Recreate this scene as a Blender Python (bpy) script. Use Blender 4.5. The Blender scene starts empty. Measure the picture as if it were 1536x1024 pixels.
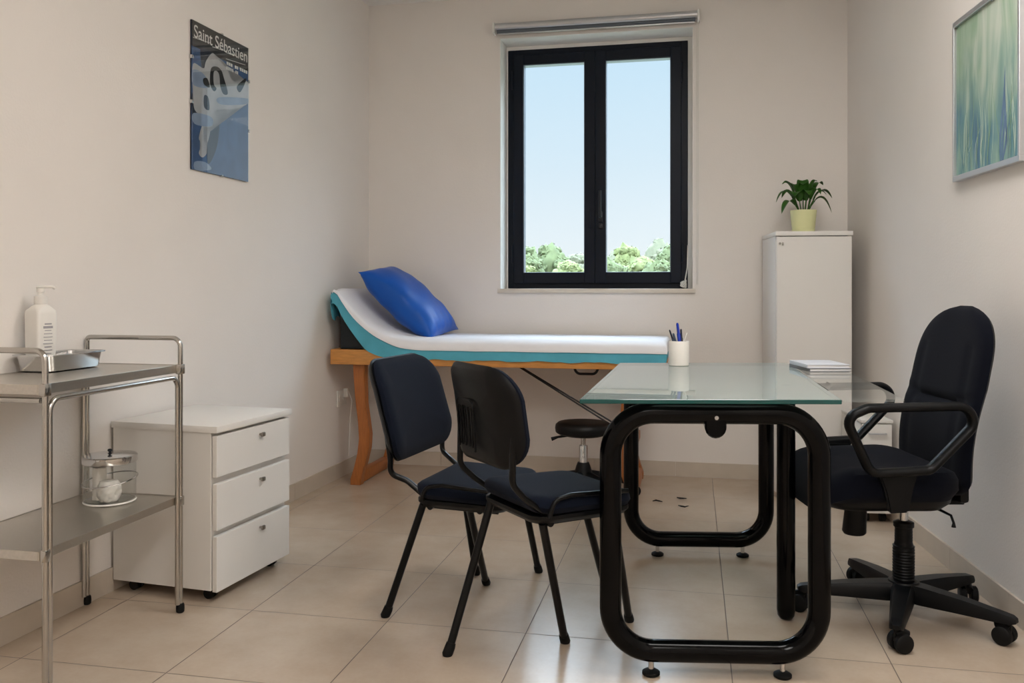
import bpy, bmesh, math, random
from mathutils import Vector, Matrix, noise
random.seed(7)
PI = math.pi
scene = bpy.context.scene
col = scene.collection

# ------------------------------------------------------------------ materials
def lin(r, g, b):
    f = lambda c: (c/255/12.92) if c/255 <= .04045 else ((c/255+.055)/1.055)**2.4
    return (f(r), f(g), f(b), 1)

def mat(name, rgb, rough=.5, metal=0., var=.0, scale=20., bump=0., bscale=200., coat=0., spec=.5, sheen=0., trans=0., stretch=None):
    m = bpy.data.materials.new(name); m.use_nodes = True
    nt = m.node_tree; b = nt.nodes['Principled BSDF']
    c = lin(*rgb)
    b.inputs['Base Color'].default_value = c
    b.inputs['Roughness'].default_value = rough
    b.inputs['Metallic'].default_value = metal
    b.inputs['Specular IOR Level'].default_value = spec
    b.inputs['Coat Weight'].default_value = coat
    b.inputs['Sheen Weight'].default_value = sheen
    b.inputs['Transmission Weight'].default_value = trans
    tc = nt.nodes.new('ShaderNodeTexCoord')
    src = tc.outputs['Object']
    if stretch:
        mp = nt.nodes.new('ShaderNodeMapping'); mp.inputs['Scale'].default_value = stretch
        nt.links.new(src, mp.inputs['Vector']); src = mp.outputs['Vector']
    if var:
        n = nt.nodes.new('ShaderNodeTexNoise'); n.inputs['Scale'].default_value = scale
        n.inputs['Detail'].default_value = 5
        nt.links.new(src, n.inputs['Vector'])
        r = nt.nodes.new('ShaderNodeValToRGB')
        r.color_ramp.elements[0].position = .3; r.color_ramp.elements[1].position = .7
        r.color_ramp.elements[0].color = tuple(max(0, x*(1-var)) for x in c[:3])+(1,)
        r.color_ramp.elements[1].color = tuple(min(1, x*(1+var)) for x in c[:3])+(1,)
        nt.links.new(n.outputs['Fac'], r.inputs['Fac'])
        nt.links.new(r.outputs['Color'], b.inputs['Base Color'])
    if bump:
        n2 = nt.nodes.new('ShaderNodeTexNoise'); n2.inputs['Scale'].default_value = bscale
        nt.links.new(src, n2.inputs['Vector'])
        bp = nt.nodes.new('ShaderNodeBump'); bp.inputs['Strength'].default_value = bump; bp.inputs['Distance'].default_value = .002
        nt.links.new(n2.outputs['Fac'], bp.inputs['Height']); nt.links.new(bp.outputs['Normal'], b.inputs['Normal'])
    return m

def clear_mat(name, tint=(1, 1, 1), body=(1, 1, 1), body_amt=0., rough=0.0, ior=1.5):
    """thin clear sheet: fresnel mirror over see-through (plus a little milky body)"""
    m = bpy.data.materials.new(name); m.use_nodes = True
    nt = m.node_tree; nt.nodes.clear()
    out = nt.nodes.new('ShaderNodeOutputMaterial')
    tr = nt.nodes.new('ShaderNodeBsdfTransparent'); tr.inputs['Color'].default_value = (*tint, 1)
    df = nt.nodes.new('ShaderNodeBsdfDiffuse'); df.inputs['Color'].default_value = (*body, 1)
    gl = nt.nodes.new('ShaderNodeBsdfGlossy'); gl.inputs['Roughness'].default_value = rough
    fr = nt.nodes.new('ShaderNodeFresnel'); fr.inputs['IOR'].default_value = ior
    m1 = nt.nodes.new('ShaderNodeMixShader'); m1.inputs['Fac'].default_value = body_amt
    m2 = nt.nodes.new('ShaderNodeMixShader')
    nt.links.new(tr.outputs[0], m1.inputs[1]); nt.links.new(df.outputs[0], m1.inputs[2])
    ge = nt.nodes.new('ShaderNodeNewGeometry')      # mirror only on the outer face of the sheet
    mu = nt.nodes.new('ShaderNodeMath'); mu.operation = 'SUBTRACT'; mu.use_clamp = True
    nt.links.new(fr.outputs[0], mu.inputs[0]); nt.links.new(ge.outputs['Backfacing'], mu.inputs[1])
    nt.links.new(mu.outputs[0], m2.inputs['Fac'])
    nt.links.new(m1.outputs[0], m2.inputs[1]); nt.links.new(gl.outputs[0], m2.inputs[2])
    nt.links.new(m2.outputs[0], out.inputs['Surface'])
    return m

def floor_mat():
    m = bpy.data.materials.new('floor_tiles'); m.use_nodes = True
    nt = m.node_tree; b = nt.nodes['Principled BSDF']; N = nt.nodes.new; L = nt.links.new
    tc = N('ShaderNodeTexCoord'); sp = N('ShaderNodeSeparateXYZ'); L(tc.outputs['Object'], sp.inputs[0])
    def mth(op, a, b2=None):
        n = N('ShaderNodeMath'); n.operation = op
        for i, v in enumerate((a, b2)):
            if v is None: continue
            if isinstance(v, (int, float)): n.inputs[i].default_value = v
            else: L(v, n.inputs[i])
        return n.outputs[0]
    X, Y = sp.outputs[0], sp.outputs[1]
    d = None; idx = None
    for x in (-1.86, -1.402, -.94, -.497, .102, .54, .99):
        e = mth('ABSOLUTE', mth('SUBTRACT', X, x)); g = mth('GREATER_THAN', X, x)
        d = e if d is None else mth('MINIMUM', d, e)
        idx = g if idx is None else mth('ADD', idx, g)
    yy = mth('DIVIDE', mth('SUBTRACT', Y, 2.56), .4675)
    yf = mth('FLOOR', mth('ADD', yy, 20.))
    fr = mth('FRACT', mth('ADD', yy, 20.5))
    dy = mth('MULTIPLY', mth('ABSOLUTE', mth('SUBTRACT', fr, .5)), .4675)
    d = mth('MINIMUM', d, dy)
    grout = N('ShaderNodeMapRange'); grout.inputs['From Min'].default_value = .0012; grout.inputs['From Max'].default_value = .0026
    L(d, grout.inputs['Value'])
    cell = N('ShaderNodeCombineXYZ'); L(idx, cell.inputs[0]); L(yf, cell.inputs[1])
    wn = N('ShaderNodeTexWhiteNoise'); wn.noise_dimensions = '3D'; L(cell.outputs[0], wn.inputs['Vector'])
    n1 = N('ShaderNodeTexNoise'); n1.inputs['Scale'].default_value = 4.5; n1.inputs['Detail'].default_value = 8; n1.inputs['Roughness'].default_value = .65
    L(tc.outputs['Object'], n1.inputs['Vector'])
    n3 = N('ShaderNodeTexNoise'); n3.inputs['Scale'].default_value = 90; n3.inputs['Detail'].default_value = 3
    L(tc.outputs['Object'], n3.inputs['Vector'])
    f = mth('ADD', mth('MULTIPLY', n1.outputs['Fac'], .8), mth('ADD', mth('MULTIPLY', wn.outputs['Value'], .12), mth('MULTIPLY', n3.outputs['Fac'], .15)))
    r = N('ShaderNodeValToRGB'); r.color_ramp.elements[0].position = .3; r.color_ramp.elements[1].position = .78
    r.color_ramp.elements[0].color = lin(178, 159, 140); r.color_ramp.elements[1].color = lin(197, 181, 163)
    L(f, r.inputs['Fac'])
    mx = N('ShaderNodeMix'); mx.data_type = 'RGBA'
    L(grout.outputs[0], mx.inputs['Factor']); mx.inputs['A'].default_value = lin(118, 104, 92); L(r.outputs['Color'], mx.inputs['B'])
    L(mx.outputs['Result'], b.inputs['Base Color'])
    rr = N('ShaderNodeMapRange'); rr.inputs['To Min'].default_value = .8; rr.inputs['To Max'].default_value = .26
    L(grout.outputs[0], rr.inputs['Value']); L(rr.outputs[0], b.inputs['Roughness'])
    bp = N('ShaderNodeBump'); bp.inputs['Strength'].default_value = .25; bp.inputs['Distance'].default_value = .002
    L(grout.outputs[0], bp.inputs['Height']); L(bp.outputs['Normal'], b.inputs['Normal'])
    return m

M = {}
M['wall'] = mat('wall_paint', (232, 226, 220), .75, var=.015, scale=3, bump=.25, bscale=120)
M['ceiling'] = mat('ceiling_paint', (238, 235, 230), .85, var=.01, scale=3)
M['reveal'] = mat('reveal_plaster', (240, 238, 234), .8, var=.01, scale=5)
M['floor'] = floor_mat()
M['skirt'] = mat('skirting_tile', (200, 188, 173), .45, var=.05, scale=9)
M['marble'] = mat('sill_marble', (214, 204, 190), .3, var=.05, scale=18)
M['frame'] = mat('window_dark_aluminium', (10, 19, 32), .38, spec=.2, var=.05, scale=8)
M['gasket'] = mat('window_gasket', (120, 130, 142), .3, metal=.6, var=.03)
M['chrome'] = mat('chrome', (205, 205, 205), .12, metal=1., var=.02)
M['steel'] = mat('brushed_steel', (200, 195, 187), .33, metal=1., var=.06, scale=30, stretch=(4, 60, 4))
M['tube'] = mat('steel_tube', (186, 183, 178), .2, metal=1., var=.04, scale=12)
M['white'] = mat('white_laminate', (228, 225, 220), .38, var=.008, scale=6)
M['whitep'] = mat('white_plastic', (232, 229, 223), .4, var=.01, scale=8)
M['knob'] = mat('satin_knob', (150, 145, 138), .3, metal=.9, var=.03)
M['black'] = mat('black_gloss_tube', (4, 4, 5), .13, var=.1, scale=5, spec=.14)
M['bplastic'] = mat('black_plastic', (9, 10, 12), .4, spec=.2, var=.08, scale=40, bump=.15, bscale=600)
M['bmetal'] = mat('black_satin_metal', (6, 6, 7), .28, spec=.22, var=.08, scale=20)
M['rubber'] = mat('black_rubber', (9, 9, 9), .65, spec=.25, var=.1, scale=30)
M['fabric'] = mat('dark_navy_fabric', (14, 20, 33), .9, spec=.1, var=.25, scale=350, bump=.4, bscale=900, sheen=.03)
M['fabric2'] = mat('office_navy_fabric', (9, 12, 22), .92, spec=.1, var=.25, scale=350, bump=.4, bscale=900, sheen=.03)
M['vinyl'] = mat('black_vinyl', (9, 9, 10), .42, spec=.22, var=.08, scale=15, bump=.1, bscale=300)
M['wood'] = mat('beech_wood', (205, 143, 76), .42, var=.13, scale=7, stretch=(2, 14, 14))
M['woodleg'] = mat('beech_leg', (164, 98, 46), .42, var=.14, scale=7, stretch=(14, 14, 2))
M['teal'] = mat('teal_sheet', (84, 172, 194), .75, var=.08, scale=9, bump=.5, bscale=30)
M['sheet'] = mat('white_paper_sheet', (236, 236, 240), .8, var=.01, scale=10, bump=.35, bscale=22)
M['pillow'] = mat('blue_pillow_cloth', (3, 82, 176), .4, spec=.3, var=.06, scale=6, bump=.1, bscale=60, sheen=.04)
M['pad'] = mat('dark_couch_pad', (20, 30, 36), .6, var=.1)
M['pot'] = mat('pale_lime_glaze', (221, 221, 168), .22, var=.02, scale=6)
M['soil'] = mat('potting_soil', (58, 42, 30), .95, var=.3, scale=60, bump=.8, bscale=120)
M['leaf'] = mat('leaf_green', (66, 118, 40), .36, var=.28, scale=14)
M['cup'] = mat('cup_ceramic', (226, 221, 214), .35, var=.02, scale=30)
M['penblue'] = mat('pen_blue', (14, 52, 170), .25, var=.04)
M['pendark'] = mat('pen_dark', (22, 26, 48), .25, var=.05)
M['pengrey'] = mat('pen_slate', (58, 74, 96), .28, var=.05)
M['penwhite'] = mat('pen_white', (238, 236, 230), .3, var=.02)
M['paper'] = mat('notebook_paper', (232, 232, 232), .7, var=.02, scale=60)
M['cover'] = mat('notebook_cover', (206, 210, 218), .5, var=.03, scale=14)
M['coverd'] = mat('notebook_grey_cover', (110, 112, 116), .5, var=.03, scale=14)
M['alu'] = mat('aluminium', (196, 197, 200), .3, metal=.85, var=.03, scale=10)
M['blindd'] = mat('blind_dark_cloth', (86, 92, 100), .7, var=.04, scale=40)
M['cord'] = mat('white_cord', (222, 218, 210), .6, var=.02)
M['dk'] = mat('dark_metal', (44, 46, 50), .35, metal=.6, var=.05)
M['tissue'] = mat('cotton_white', (232, 226, 218), .95, var=.03, scale=40, bump=.5, bscale=60)
M['bark'] = mat('tree_bark', (110, 92, 72), .9, var=.2, scale=4)
M['grass'] = mat('ground_gravel', (96, 98, 80), .95, var=.2, scale=.6)
M['tree0'] = mat('tree_leaf_olive', (88, 98, 62), .8, var=.2, scale=1.4)
M['tree1'] = mat('tree_leaf_light', (104, 112, 66), .8, var=.2, scale=1.4)
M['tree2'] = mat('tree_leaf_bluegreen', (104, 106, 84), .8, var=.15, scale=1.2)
M['ink'] = mat('label_ink', (158, 156, 160), .6, var=.03)
M['pblack'] = mat('poster_black', (24, 23, 26), .45, var=.06, scale=9)
M['pblue'] = mat('poster_blue', (52, 84, 128), .5, var=.22, scale=14)
M['pnavy'] = mat('poster_navy', (30, 38, 56), .5, var=.25, scale=16)
M['ppale'] = mat('poster_pale', (178, 178, 180), .5, var=.12, scale=12)
M['ppale2'] = mat('poster_bluegrey', (136, 152, 176), .5, var=.16, scale=14)
M['pwhite'] = mat('poster_white', (236, 234, 230), .5, var=.02)
M['window_glass'] = clear_mat('window_glass', tint=(.97, .99, .98), ior=1.5)
M['poster_glass'] = clear_mat('poster_glass', tint=(.97, .98, .98), ior=2.0)
M['acrylic'] = clear_mat('clear_acrylic', tint=(.96, .97, .97), ior=1.45)
M['side_glass'] = clear_mat('side_glass', tint=(.97, .98, .975), body=(.7, .75, .72), body_amt=.06, ior=1.4)
M['desk_glass'] = clear_mat('desk_glass_top', tint=(.76, .89, .85), body=(.50, .575, .56), body_amt=.62, ior=1.7, rough=.012)
M['glass_edge'] = mat('glass_edge_green', (6, 74, 72), .08, var=.06, scale=4, spec=.6)

def lamp_mat():
    m = bpy.data.materials.new('lamp_diffuser'); m.use_nodes = True
    nt = m.node_tree; nt.nodes.clear()
    o = nt.nodes.new('ShaderNodeOutputMaterial'); e = nt.nodes.new('ShaderNodeEmission')
    e.inputs['Color'].default_value = (1, .965, .925, 1); e.inputs['Strength'].default_value = LAMP
    nt.links.new(e.outputs[0], o.inputs['Surface']); return m

# ------------------------------------------------------------------ mesh helpers
def new_bm(): return bmesh.new()

def add_box(bm, lo, hi, bevel=0, seg=2):
    t = bmesh.new()
    bmesh.ops.create_cube(t, size=1)
    for v in t.verts:
        v.co = Vector(((lo[i]+hi[i])/2 + v.co[i]*(hi[i]-lo[i]) for i in range(3)))
    if bevel:
        bmesh.ops.bevel(t, geom=t.edges[:], offset=bevel, segments=seg, profile=.5, affect='EDGES')
    merge(bm, t)

def merge(bm, t, mtx=None):
    if mtx is not None: bmesh.ops.transform(t, matrix=mtx, verts=t.verts[:])
    mp = {v: bm.verts.new(v.co) for v in t.verts}
    for f in t.faces:
        try:
            nf = bm.faces.new([mp[v] for v in f.verts]); nf.material_index = f.material_index
        except ValueError: pass
    t.free()

def fillet(pts, r, n=8, closed=False):
    pts = [Vector(p) for p in pts]; out = []; N = len(pts)
    for i, p in enumerate(pts):
        if not closed and i in (0, N-1): out.append(p); continue
        a, b = pts[i-1]-p, pts[(i+1) % N]-p
        rr = r[i] if isinstance(r, (list, tuple)) else r
        la, lb = a.length, b.length; a.normalize(); b.normalize()
        ang = a.angle(b)
        if rr <= 0 or ang > PI-.02: out.append(p); continue
        t = min(rr/math.tan(ang/2), la*.49, lb*.49); rr = t*math.tan(ang/2)
        c = p+(a+b).normalized()*(rr/math.sin(ang/2))
        s = p+a*t-c; e = p+b*t-c
        tot = s.angle(e); ax = s.cross(e).normalized()
        for k in range(n+1):
            out.append(c+Matrix.Rotation(tot*k/n, 3, ax) @ s)
    return out

def add_tube(bm, pts, r, seg=14, closed=False, ry=None, caps=True, up=None):
    """sweep a round (or elliptic) section along pts; r may be a list"""
    pts = [Vector(p) for p in pts]; N = len(pts); rings = []
    def tan(i):
        if closed: return (pts[(i+1) % N]-pts[i-1]).normalized()
        if i == 0: return (pts[1]-pts[0]).normalized()
        if i == N-1: return (pts[-1]-pts[-2]).normalized()
        return ((pts[i+1]-pts[i]).normalized()+(pts[i]-pts[i-1]).normalized()).normalized()
    t0 = tan(0)
    u = Vector(up) if up else (Vector((0, 0, 1)) if abs(t0.z) < .9 else Vector((1, 0, 0)))
    u = (u-t0*u.dot(t0)).normalized()
    for i in range(N):
        t = tan(i); u = (u-t*u.dot(t)).normalized(); w = t.cross(u)
        ra = r[i] if isinstance(r, (list, tuple)) else r
        rb = ra if ry is None else ry
        rings.append([bm.verts.new(pts[i]+u*math.cos(2*PI*k/seg)*ra+w*math.sin(2*PI*k/seg)*rb) for k in range(seg)])
    for i in range(N if closed else N-1):
        A, B = rings[i], rings[(i+1) % N]
        for k in range(seg): bm.faces.new((A[k], A[(k+1) % seg], B[(k+1) % seg], B[k]))
    if caps and not closed:
        bm.faces.new(rings[0][::-1]); bm.faces.new(rings[-1])

def add_rings(bm, rings, cap0=True, cap1=True, mi=0):
    V = [[bm.verts.new(p) for p in rg] for rg in rings]; n = len(V[0])
    for A, B in zip(V, V[1:]):
        for k in range(n):
            f = bm.faces.new((A[k], A[(k+1) % n], B[(k+1) % n], B[k])); f.material_index = mi
    def cap(R, flip):
        c = bm.verts.new(sum((v.co for v in R), Vector())/n)
        for k in range(n):
            q = (R[(k+1) % n], R[k], c) if flip else (R[k], R[(k+1) % n], c)
            f = bm.faces.new(q); f.material_index = mi
    if cap0: cap(V[0], True)
    if cap1: cap(V[-1], False)

def lathe(bm, prof, c=(0, 0, 0), seg=28, cap0=True, cap1=True):
    c = Vector(c)
    add_rings(bm, [[c+Vector((r*math.cos(2*PI*k/seg), r*math.sin(2*PI*k/seg), z)) for k in range(seg)] for r, z in prof], cap0, cap1)

def rrect(hx, hy, r, n=6):
    r = max(.0008, min(r, hx*.999, hy*.999)); P = []
    for q, (sx, sy) in enumerate(((1, 1), (-1, 1), (-1, -1), (1, -1))):
        for k in range(n+1):
            a = PI/2*q+PI/2*k/n
            P.append((sx*(hx-r)+r*math.cos(a), sy*(hy-r)+r*math.sin(a)))
    return P

def pad(bm, hx, hy, r, prof, fn, n=7):
    """cushion: stacked rounded rectangles (inset, height) mapped by fn(a, b, h)"""
    add_rings(bm, [[Vector(fn(a, b, h)) for a, b in rrect(hx-i, hy-i, r-i, n)] for i, h in prof])

def obj(name, bm, m, parent=None, smooth=True, angle=40, loc=None, rot=None, recalc=True):
    if recalc: bmesh.ops.recalc_face_normals(bm, faces=bm.faces[:])
    me = bpy.data.meshes.new(name); bm.to_mesh(me); bm.free()
    for mm in (m if isinstance(m, (list, tuple)) else [m]): me.materials.append(mm)
    if smooth:
        for p in me.polygons: p.use_smooth = True
        me.set_sharp_from_angle(angle=math.radians(angle))
    o = bpy.data.objects.new(name, me); col.objects.link(o)
    if parent: o.parent = parent
    if loc: o.location = loc
    if rot is not None: o.rotation_euler = (0, 0, rot) if isinstance(rot, (int, float)) else rot
    return o

def tag(o, label=None, cat=None, group=None, kind=None):
    if label: o['label'] = label
    if cat: o['category'] = cat
    if group: o['group'] = group
    if kind: o['kind'] = kind
    return o

def thing(name, label, cat, loc=(0, 0, 0), rz=0, group=None):
    o = bpy.data.objects.new(name, None); col.objects.link(o); o.empty_display_size = .1
    o.location = loc; o.rotation_euler = (0, 0, rz)
    return tag(o, label, cat, group)

def struct(name, bm, m, parent=None, **k):
    o = obj(name, bm, m, parent, **k)
    if not parent: o['kind'] = 'structure'
    return o

def box_obj(name, lo, hi, m, parent=None, bevel=.002, **k):
    bm = new_bm(); add_box(bm, lo, hi, bevel); return obj(name, bm, m, parent, **k)

def tube_obj(name, pts, r, m, parent=None, seg=14, **k):
    bm = new_bm(); add_tube(bm, pts, r, seg, **k); return obj(name, bm, m, parent)

def prism(bm, poly, mk, d0, d1):
    """extrude a polygon: mk(a, b, d) -> point"""
    A = [bm.verts.new(mk(a, b, d0)) for a, b in poly]; B = [bm.verts.new(mk(a, b, d1)) for a, b in poly]
    bm.faces.new(A); bm.faces.new(B[::-1]); n = len(A)
    for k in range(n): bm.faces.new((A[k], B[k], B[(k+1) % n], A[(k+1) % n]))

# ------------------------------------------------------------------ room shell
YB = 4.897                                     # inner face of the window wall
LX = lambda y: -1.985+.0256*(y-2.154)          # left wall face
RX = lambda y: .994-.0915*(y-2.908)            # right wall face
YF, ZC, T = -1.3, 2.752, .3
def poly_wall(name, a, b, out, m, z0=-.1, z1=ZC+.1):
    bm = new_bm(); a, b, out = Vector(a), Vector(b), Vector(out)
    q = [a, b, b+out, a+out]
    prism(bm, [(0, 0)]*0 or [(v.x, v.y) for v in q], lambda x, y, d: Vector((x, y, d)), z0, z1)
    return struct(name, bm, m, smooth=False)
poly_wall('wall_left', (LX(YF-.3), YF-.3), (LX(YB+.3), YB+.3), (-.3, 0), M['wall'])
poly_wall('wall_right', (RX(YF-.3), YF-.3), (RX(YB+.3), YB+.3), (.3, 0), M['wall'])
poly_wall('wall_front', (-2.5, YF), (1.8, YF), (0, -.3), M['wall'])
WX0, WX1, WZ0, WZ1 = -1.104, .0, 1.045, 2.508   # opening in the wall
bm = new_bm()
for lo, hi in (((-2.3, -.1), (WX0, ZC+.1)), ((WX1, -.1), (1.4, ZC+.1)), ((WX0, -.1), (WX1, WZ0)), ((WX0, WZ1), (WX1, ZC+.1))):
    add_box(bm, (lo[0], YB, lo[1]), (hi[0], YB+T, hi[1]))
struct('wall_back', bm, M['wall'], smooth=False)
bm = new_bm(); add_box(bm, (-2.5, YF-.3, -.12), (1.7, YB+.1, 0)); struct('floor', bm, M['floor'], smooth=False)
bm = new_bm(); add_box(bm, (-2.5, YF-.3, ZC), (1.7, YB+.1, ZC+.15)); struct('ceiling', bm, M['ceiling'], smooth=False)
def skirting(name, a, b, inn):
    bm = new_bm(); a, b, i = Vector(a), Vector(b), Vector(inn)
    n = max(1, round((b-a).length/.4675)); 
    for k in range(n):
        p = a.lerp(b, k/n)+(b-a).normalized()*.0008; q = a.lerp(b, (k+1)/n)-(b-a).normalized()*.0008
        t = bmesh.new(); prism(t, [(p.x, p.y), (q.x, q.y), (q.x+i.x, q.y+i.y), (p.x+i.x, p.y+i.y)], lambda x, y, d: Vector((x, y, d)), 0, .082)
        merge(bm, t)
    struct(name, bm, M['skirt'], smooth=False)
skirting('baseboard_left', (LX(YF), YF), (LX(YB), YB), (.009, 0))
skirting('baseboard_back', (LX(YB), YB), (RX(YB), YB), (0, -.009))
skirting('baseboard_right', (RX(YF), YF), (RX(YB), YB), (-.009, 0))
# white plaster lining of the window recess
bm = new_bm(); e = .004
add_box(bm, (WX0, YB-.001, WZ0), (WX0+e, YB+T-.05, WZ1)); add_box(bm, (WX1-e, YB-.001, WZ0), (WX1, YB+T-.05, WZ1))
add_box(bm, (WX0, YB-.001, WZ1-e), (WX1, YB+T-.05, WZ1))
ya, yb = YB+.175, YB+.235                       # plaster rebate against the frame
add_box(bm, (WX0, ya, WZ0), (-1.085, yb, WZ1)); add_box(bm, (-.037, ya, WZ0), (WX1, yb, WZ1)); add_box(bm, (-1.085, ya, 2.475), (-.037, yb, WZ1)); add_box(bm, (-1.085, ya, WZ0), (-.037, yb, 1.055))
struct('trim_1', bm, M['reveal'], smooth=False)

# ------------------------------------------------------------------ window
win = bpy.data.objects.new('window_1', None); col.objects.link(win); win['kind'] = 'structure'
YW = YB+.17                                     # inner face of the frame
def ring_boxes(bm, x0, x1, z0, z1, w, y0, y1, bevel=.003, wb=None):
    wb = wb or w
    add_box(bm, (x0, y0, z0), (x0+w, y1, z1), bevel); add_box(bm, (x1-w, y0, z0), (x1, y1, z1), bevel)
    add_box(bm, (x0+w-.001, y0, z1-w), (x1-w+.001, y1, z1), bevel); add_box(bm, (x0+w-.001, y0, z0), (x1-w+.001, y1, z0+wb), bevel)
FX0, FX1, FZ0, FZ1 = -1.092, -.030, 1.05, 2.482
bm = new_bm(); ring_boxes(bm, FX0, FX1, FZ0, FZ1, .042, YW, YW+.07); obj('window_frame', bm, M['frame'], win, smooth=False)
for x0, x1, side in ((FX0+.036, -.566, 0), (-.564, FX1-.036, 1)):
    bm = new_bm(); ring_boxes(bm, x0, x1, FZ0+.03, FZ1-.034, .062, YW-.022, YW+.05, .004, .066)
    s = obj('sash', bm, M['frame'], win, smooth=False)
    bm = new_bm(); ring_boxes(bm, x0+.058, x1-.058, FZ0+.09, FZ1-.092, .007, YW-.014, YW+.04, .001); obj('glazing_bead', bm, M['gasket'], s, smooth=False)
    bm = new_bm(); add_box(bm, (x0+.06, YW+.012, FZ0+.09), (x1-.06, YW+.018, FZ1-.09)); obj('pane', bm, M['window_glass'], s, smooth=False)
    hx = x0-.003 if side == 0 else x1+.003
    for z in (1.2, 2.24):
        bm = new_bm(); add_tube(bm, [(hx, YW-.026, z), (hx, YW-.026, z+.11)], .006, 10); obj('hinge', bm, M['frame'], s)
    if side == 1:
        bm = new_bm(); hx = x0+.032
        add_box(bm, (hx-.012, YW-.03, 1.44), (hx+.012, YW-.021, 1.50), .003)
        add_tube(bm, fillet([(hx, YW-.024, 1.47), (hx, YW-.062, 1.47), (hx, YW-.062, 1.62)], .012), .009, 12)
        obj('window_handle', bm, M['dk'], s)
        bm = new_bm(); add_box(bm, (hx-.01, YW-.036, 1.40), (hx+.012, YW-.021, 1.43), .003); obj('lock', bm, M['dk'], s)
    else:
        bm = new_bm(); hx = x1-.03; add_box(bm, (hx-.004, YW-.03, 1.40), (hx+.006, YW-.021, 1.52), .003); obj('catch', bm, M['frame'], s)
bm = new_bm(); add_box(bm, (WX0-.012, YB-.018, WZ0-.022), (WX1+.012, YB+.18, WZ0+.003), .003); obj('window_sill', bm, M['marble'], win)

# roller blind above the window
rb = thing('roller_blind', 'rolled-up grey roller blind in a silver rail above the window', 'blind', (-.55, YB, 2.55))
bm = new_bm(); add_tube(bm, [(-.572, -.04, .012), (.572, -.04, .012)], .021, 20); obj('rail', bm, M['alu'], rb)
bm = new_bm(); add_tube(bm, [(-.562, -.036, -.013), (.562, -.036, -.013)], .014, 16); obj('rolled_cloth', bm, M['blindd'], rb)
bm = new_bm(); add_box(bm, (-.558, -.042, -.032), (.558, -.03, -.024), .002); obj('bottom_bar', bm, M['alu'], rb)
for s in (-1, 1):
    bm = new_bm(); add_box(bm, (s*.58-.007, -.062, -.026), (s*.58+.007, -.0005, .036), .004); obj('bracket', bm, M['whitep'], rb)
bm = new_bm(); add_tube(bm, [(.578, -.035, .0), (.579, -.032, -.7), (.577, -.03, -1.48)], .0018, 8)
add_tube(bm, [(.57, -.035, .0), (.571, -.032, -.7), (.571, -.03, -1.48)], .0018, 8); obj('pull_cord', bm, M['cord'], rb)
ct = thing('cord_tie', 'small knotted white cord at the lower right corner of the window', 'cord', (-.055, YB+.13, WZ0+.003))
bm = new_bm()
for k in range(5):
    a = k*1.3; add_tube(bm, [(.016*math.cos(a+i*.8), .01*math.sin(a+i*.8)-.006, .014+.012*math.sin(i*1.1+k)+.004*i) for i in range(7)], .0035, 8)
obj('knot', bm, M['cord'], ct)
bm = new_bm(); add_tube(bm, [(.006, -.002, .03), (.022, .0, .12), (.026, .002, .25)], .0035, 8); obj('tail', bm, M['cord'], ct)

# ------------------------------------------------------------------ examination couch
CX0, CX1, CY0, CY1 = -1.893, -.135, 4.285, 4.872
couch = thing('examination_couch', 'wooden examination couch with a raised head end standing under the window', 'examination couch', (0, 0, 0))
bm = new_bm(); z0, z1 = .645, .725
add_box(bm, (CX0, CY0, z0), (CX1, CY0+.03, z1), .003); add_box(bm, (CX0, CY1-.03, z0), (CX1, CY1, z1), .003)
add_box(bm, (CX0, CY0+.028, z0), (CX0+.03, CY1-.028, z1), .003); add_box(bm, (CX1-.03, CY0+.028, z0), (CX1, CY1-.028, z1), .003)
add_box(bm, (CX0+.02, CY0+.02, .668), (CX1-.02, CY1-.02, .684))
obj('bed_frame', bm, M['wood'], couch)
LEG = [(-.033, .648), (.033, .648), (.032, .56), (.036, .44), (.052, .33), (.06, .27), (.056, .2), (.036, .12), (.014, .05), (.008, .0), (-.048, .0), (-.048, .03), (-.028, .09), (-.008, .17), (.001, .25), (-.005, .34), (-.02, .46), (-.028, .56)]
for cx, s in ((-1.745, 1), (-.318, -1)):
    for y in (CY0+.03, CY1-.085):
        bm = new_bm(); prism(bm, [(cx+s*a, b) for a, b in LEG], lambda a, b, d: Vector((a, d, b)), y, y+.055)
        bmesh.ops.recalc_face_normals(bm, faces=bm.faces[:])
        bmesh.ops.bevel(bm, geom=[e for e in bm.edges if abs((e.verts[0].co-e.verts[1].co).y) < .01], offset=.004, segments=2, affect='EDGES')
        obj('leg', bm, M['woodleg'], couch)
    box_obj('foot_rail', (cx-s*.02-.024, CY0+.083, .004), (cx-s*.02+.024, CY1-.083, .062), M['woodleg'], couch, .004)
for dy in (0, .018):
    tube_obj('brace_rod', [(-.96, 4.57+dy, .646), (-.30, 4.57+dy, .25+dy)], .0045, M['dk'], couch, 8)
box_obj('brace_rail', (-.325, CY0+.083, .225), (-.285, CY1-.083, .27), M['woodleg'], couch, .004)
bm = new_bm(); add_tube(bm, fillet([(-.62, 4.5, .648), (-.60, 4.5, .60), (-.50, 4.5, .60), (-.48, 4.5, .648)], .03), .007, 10); obj('adjuster', bm, M['dk'], couch)

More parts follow.
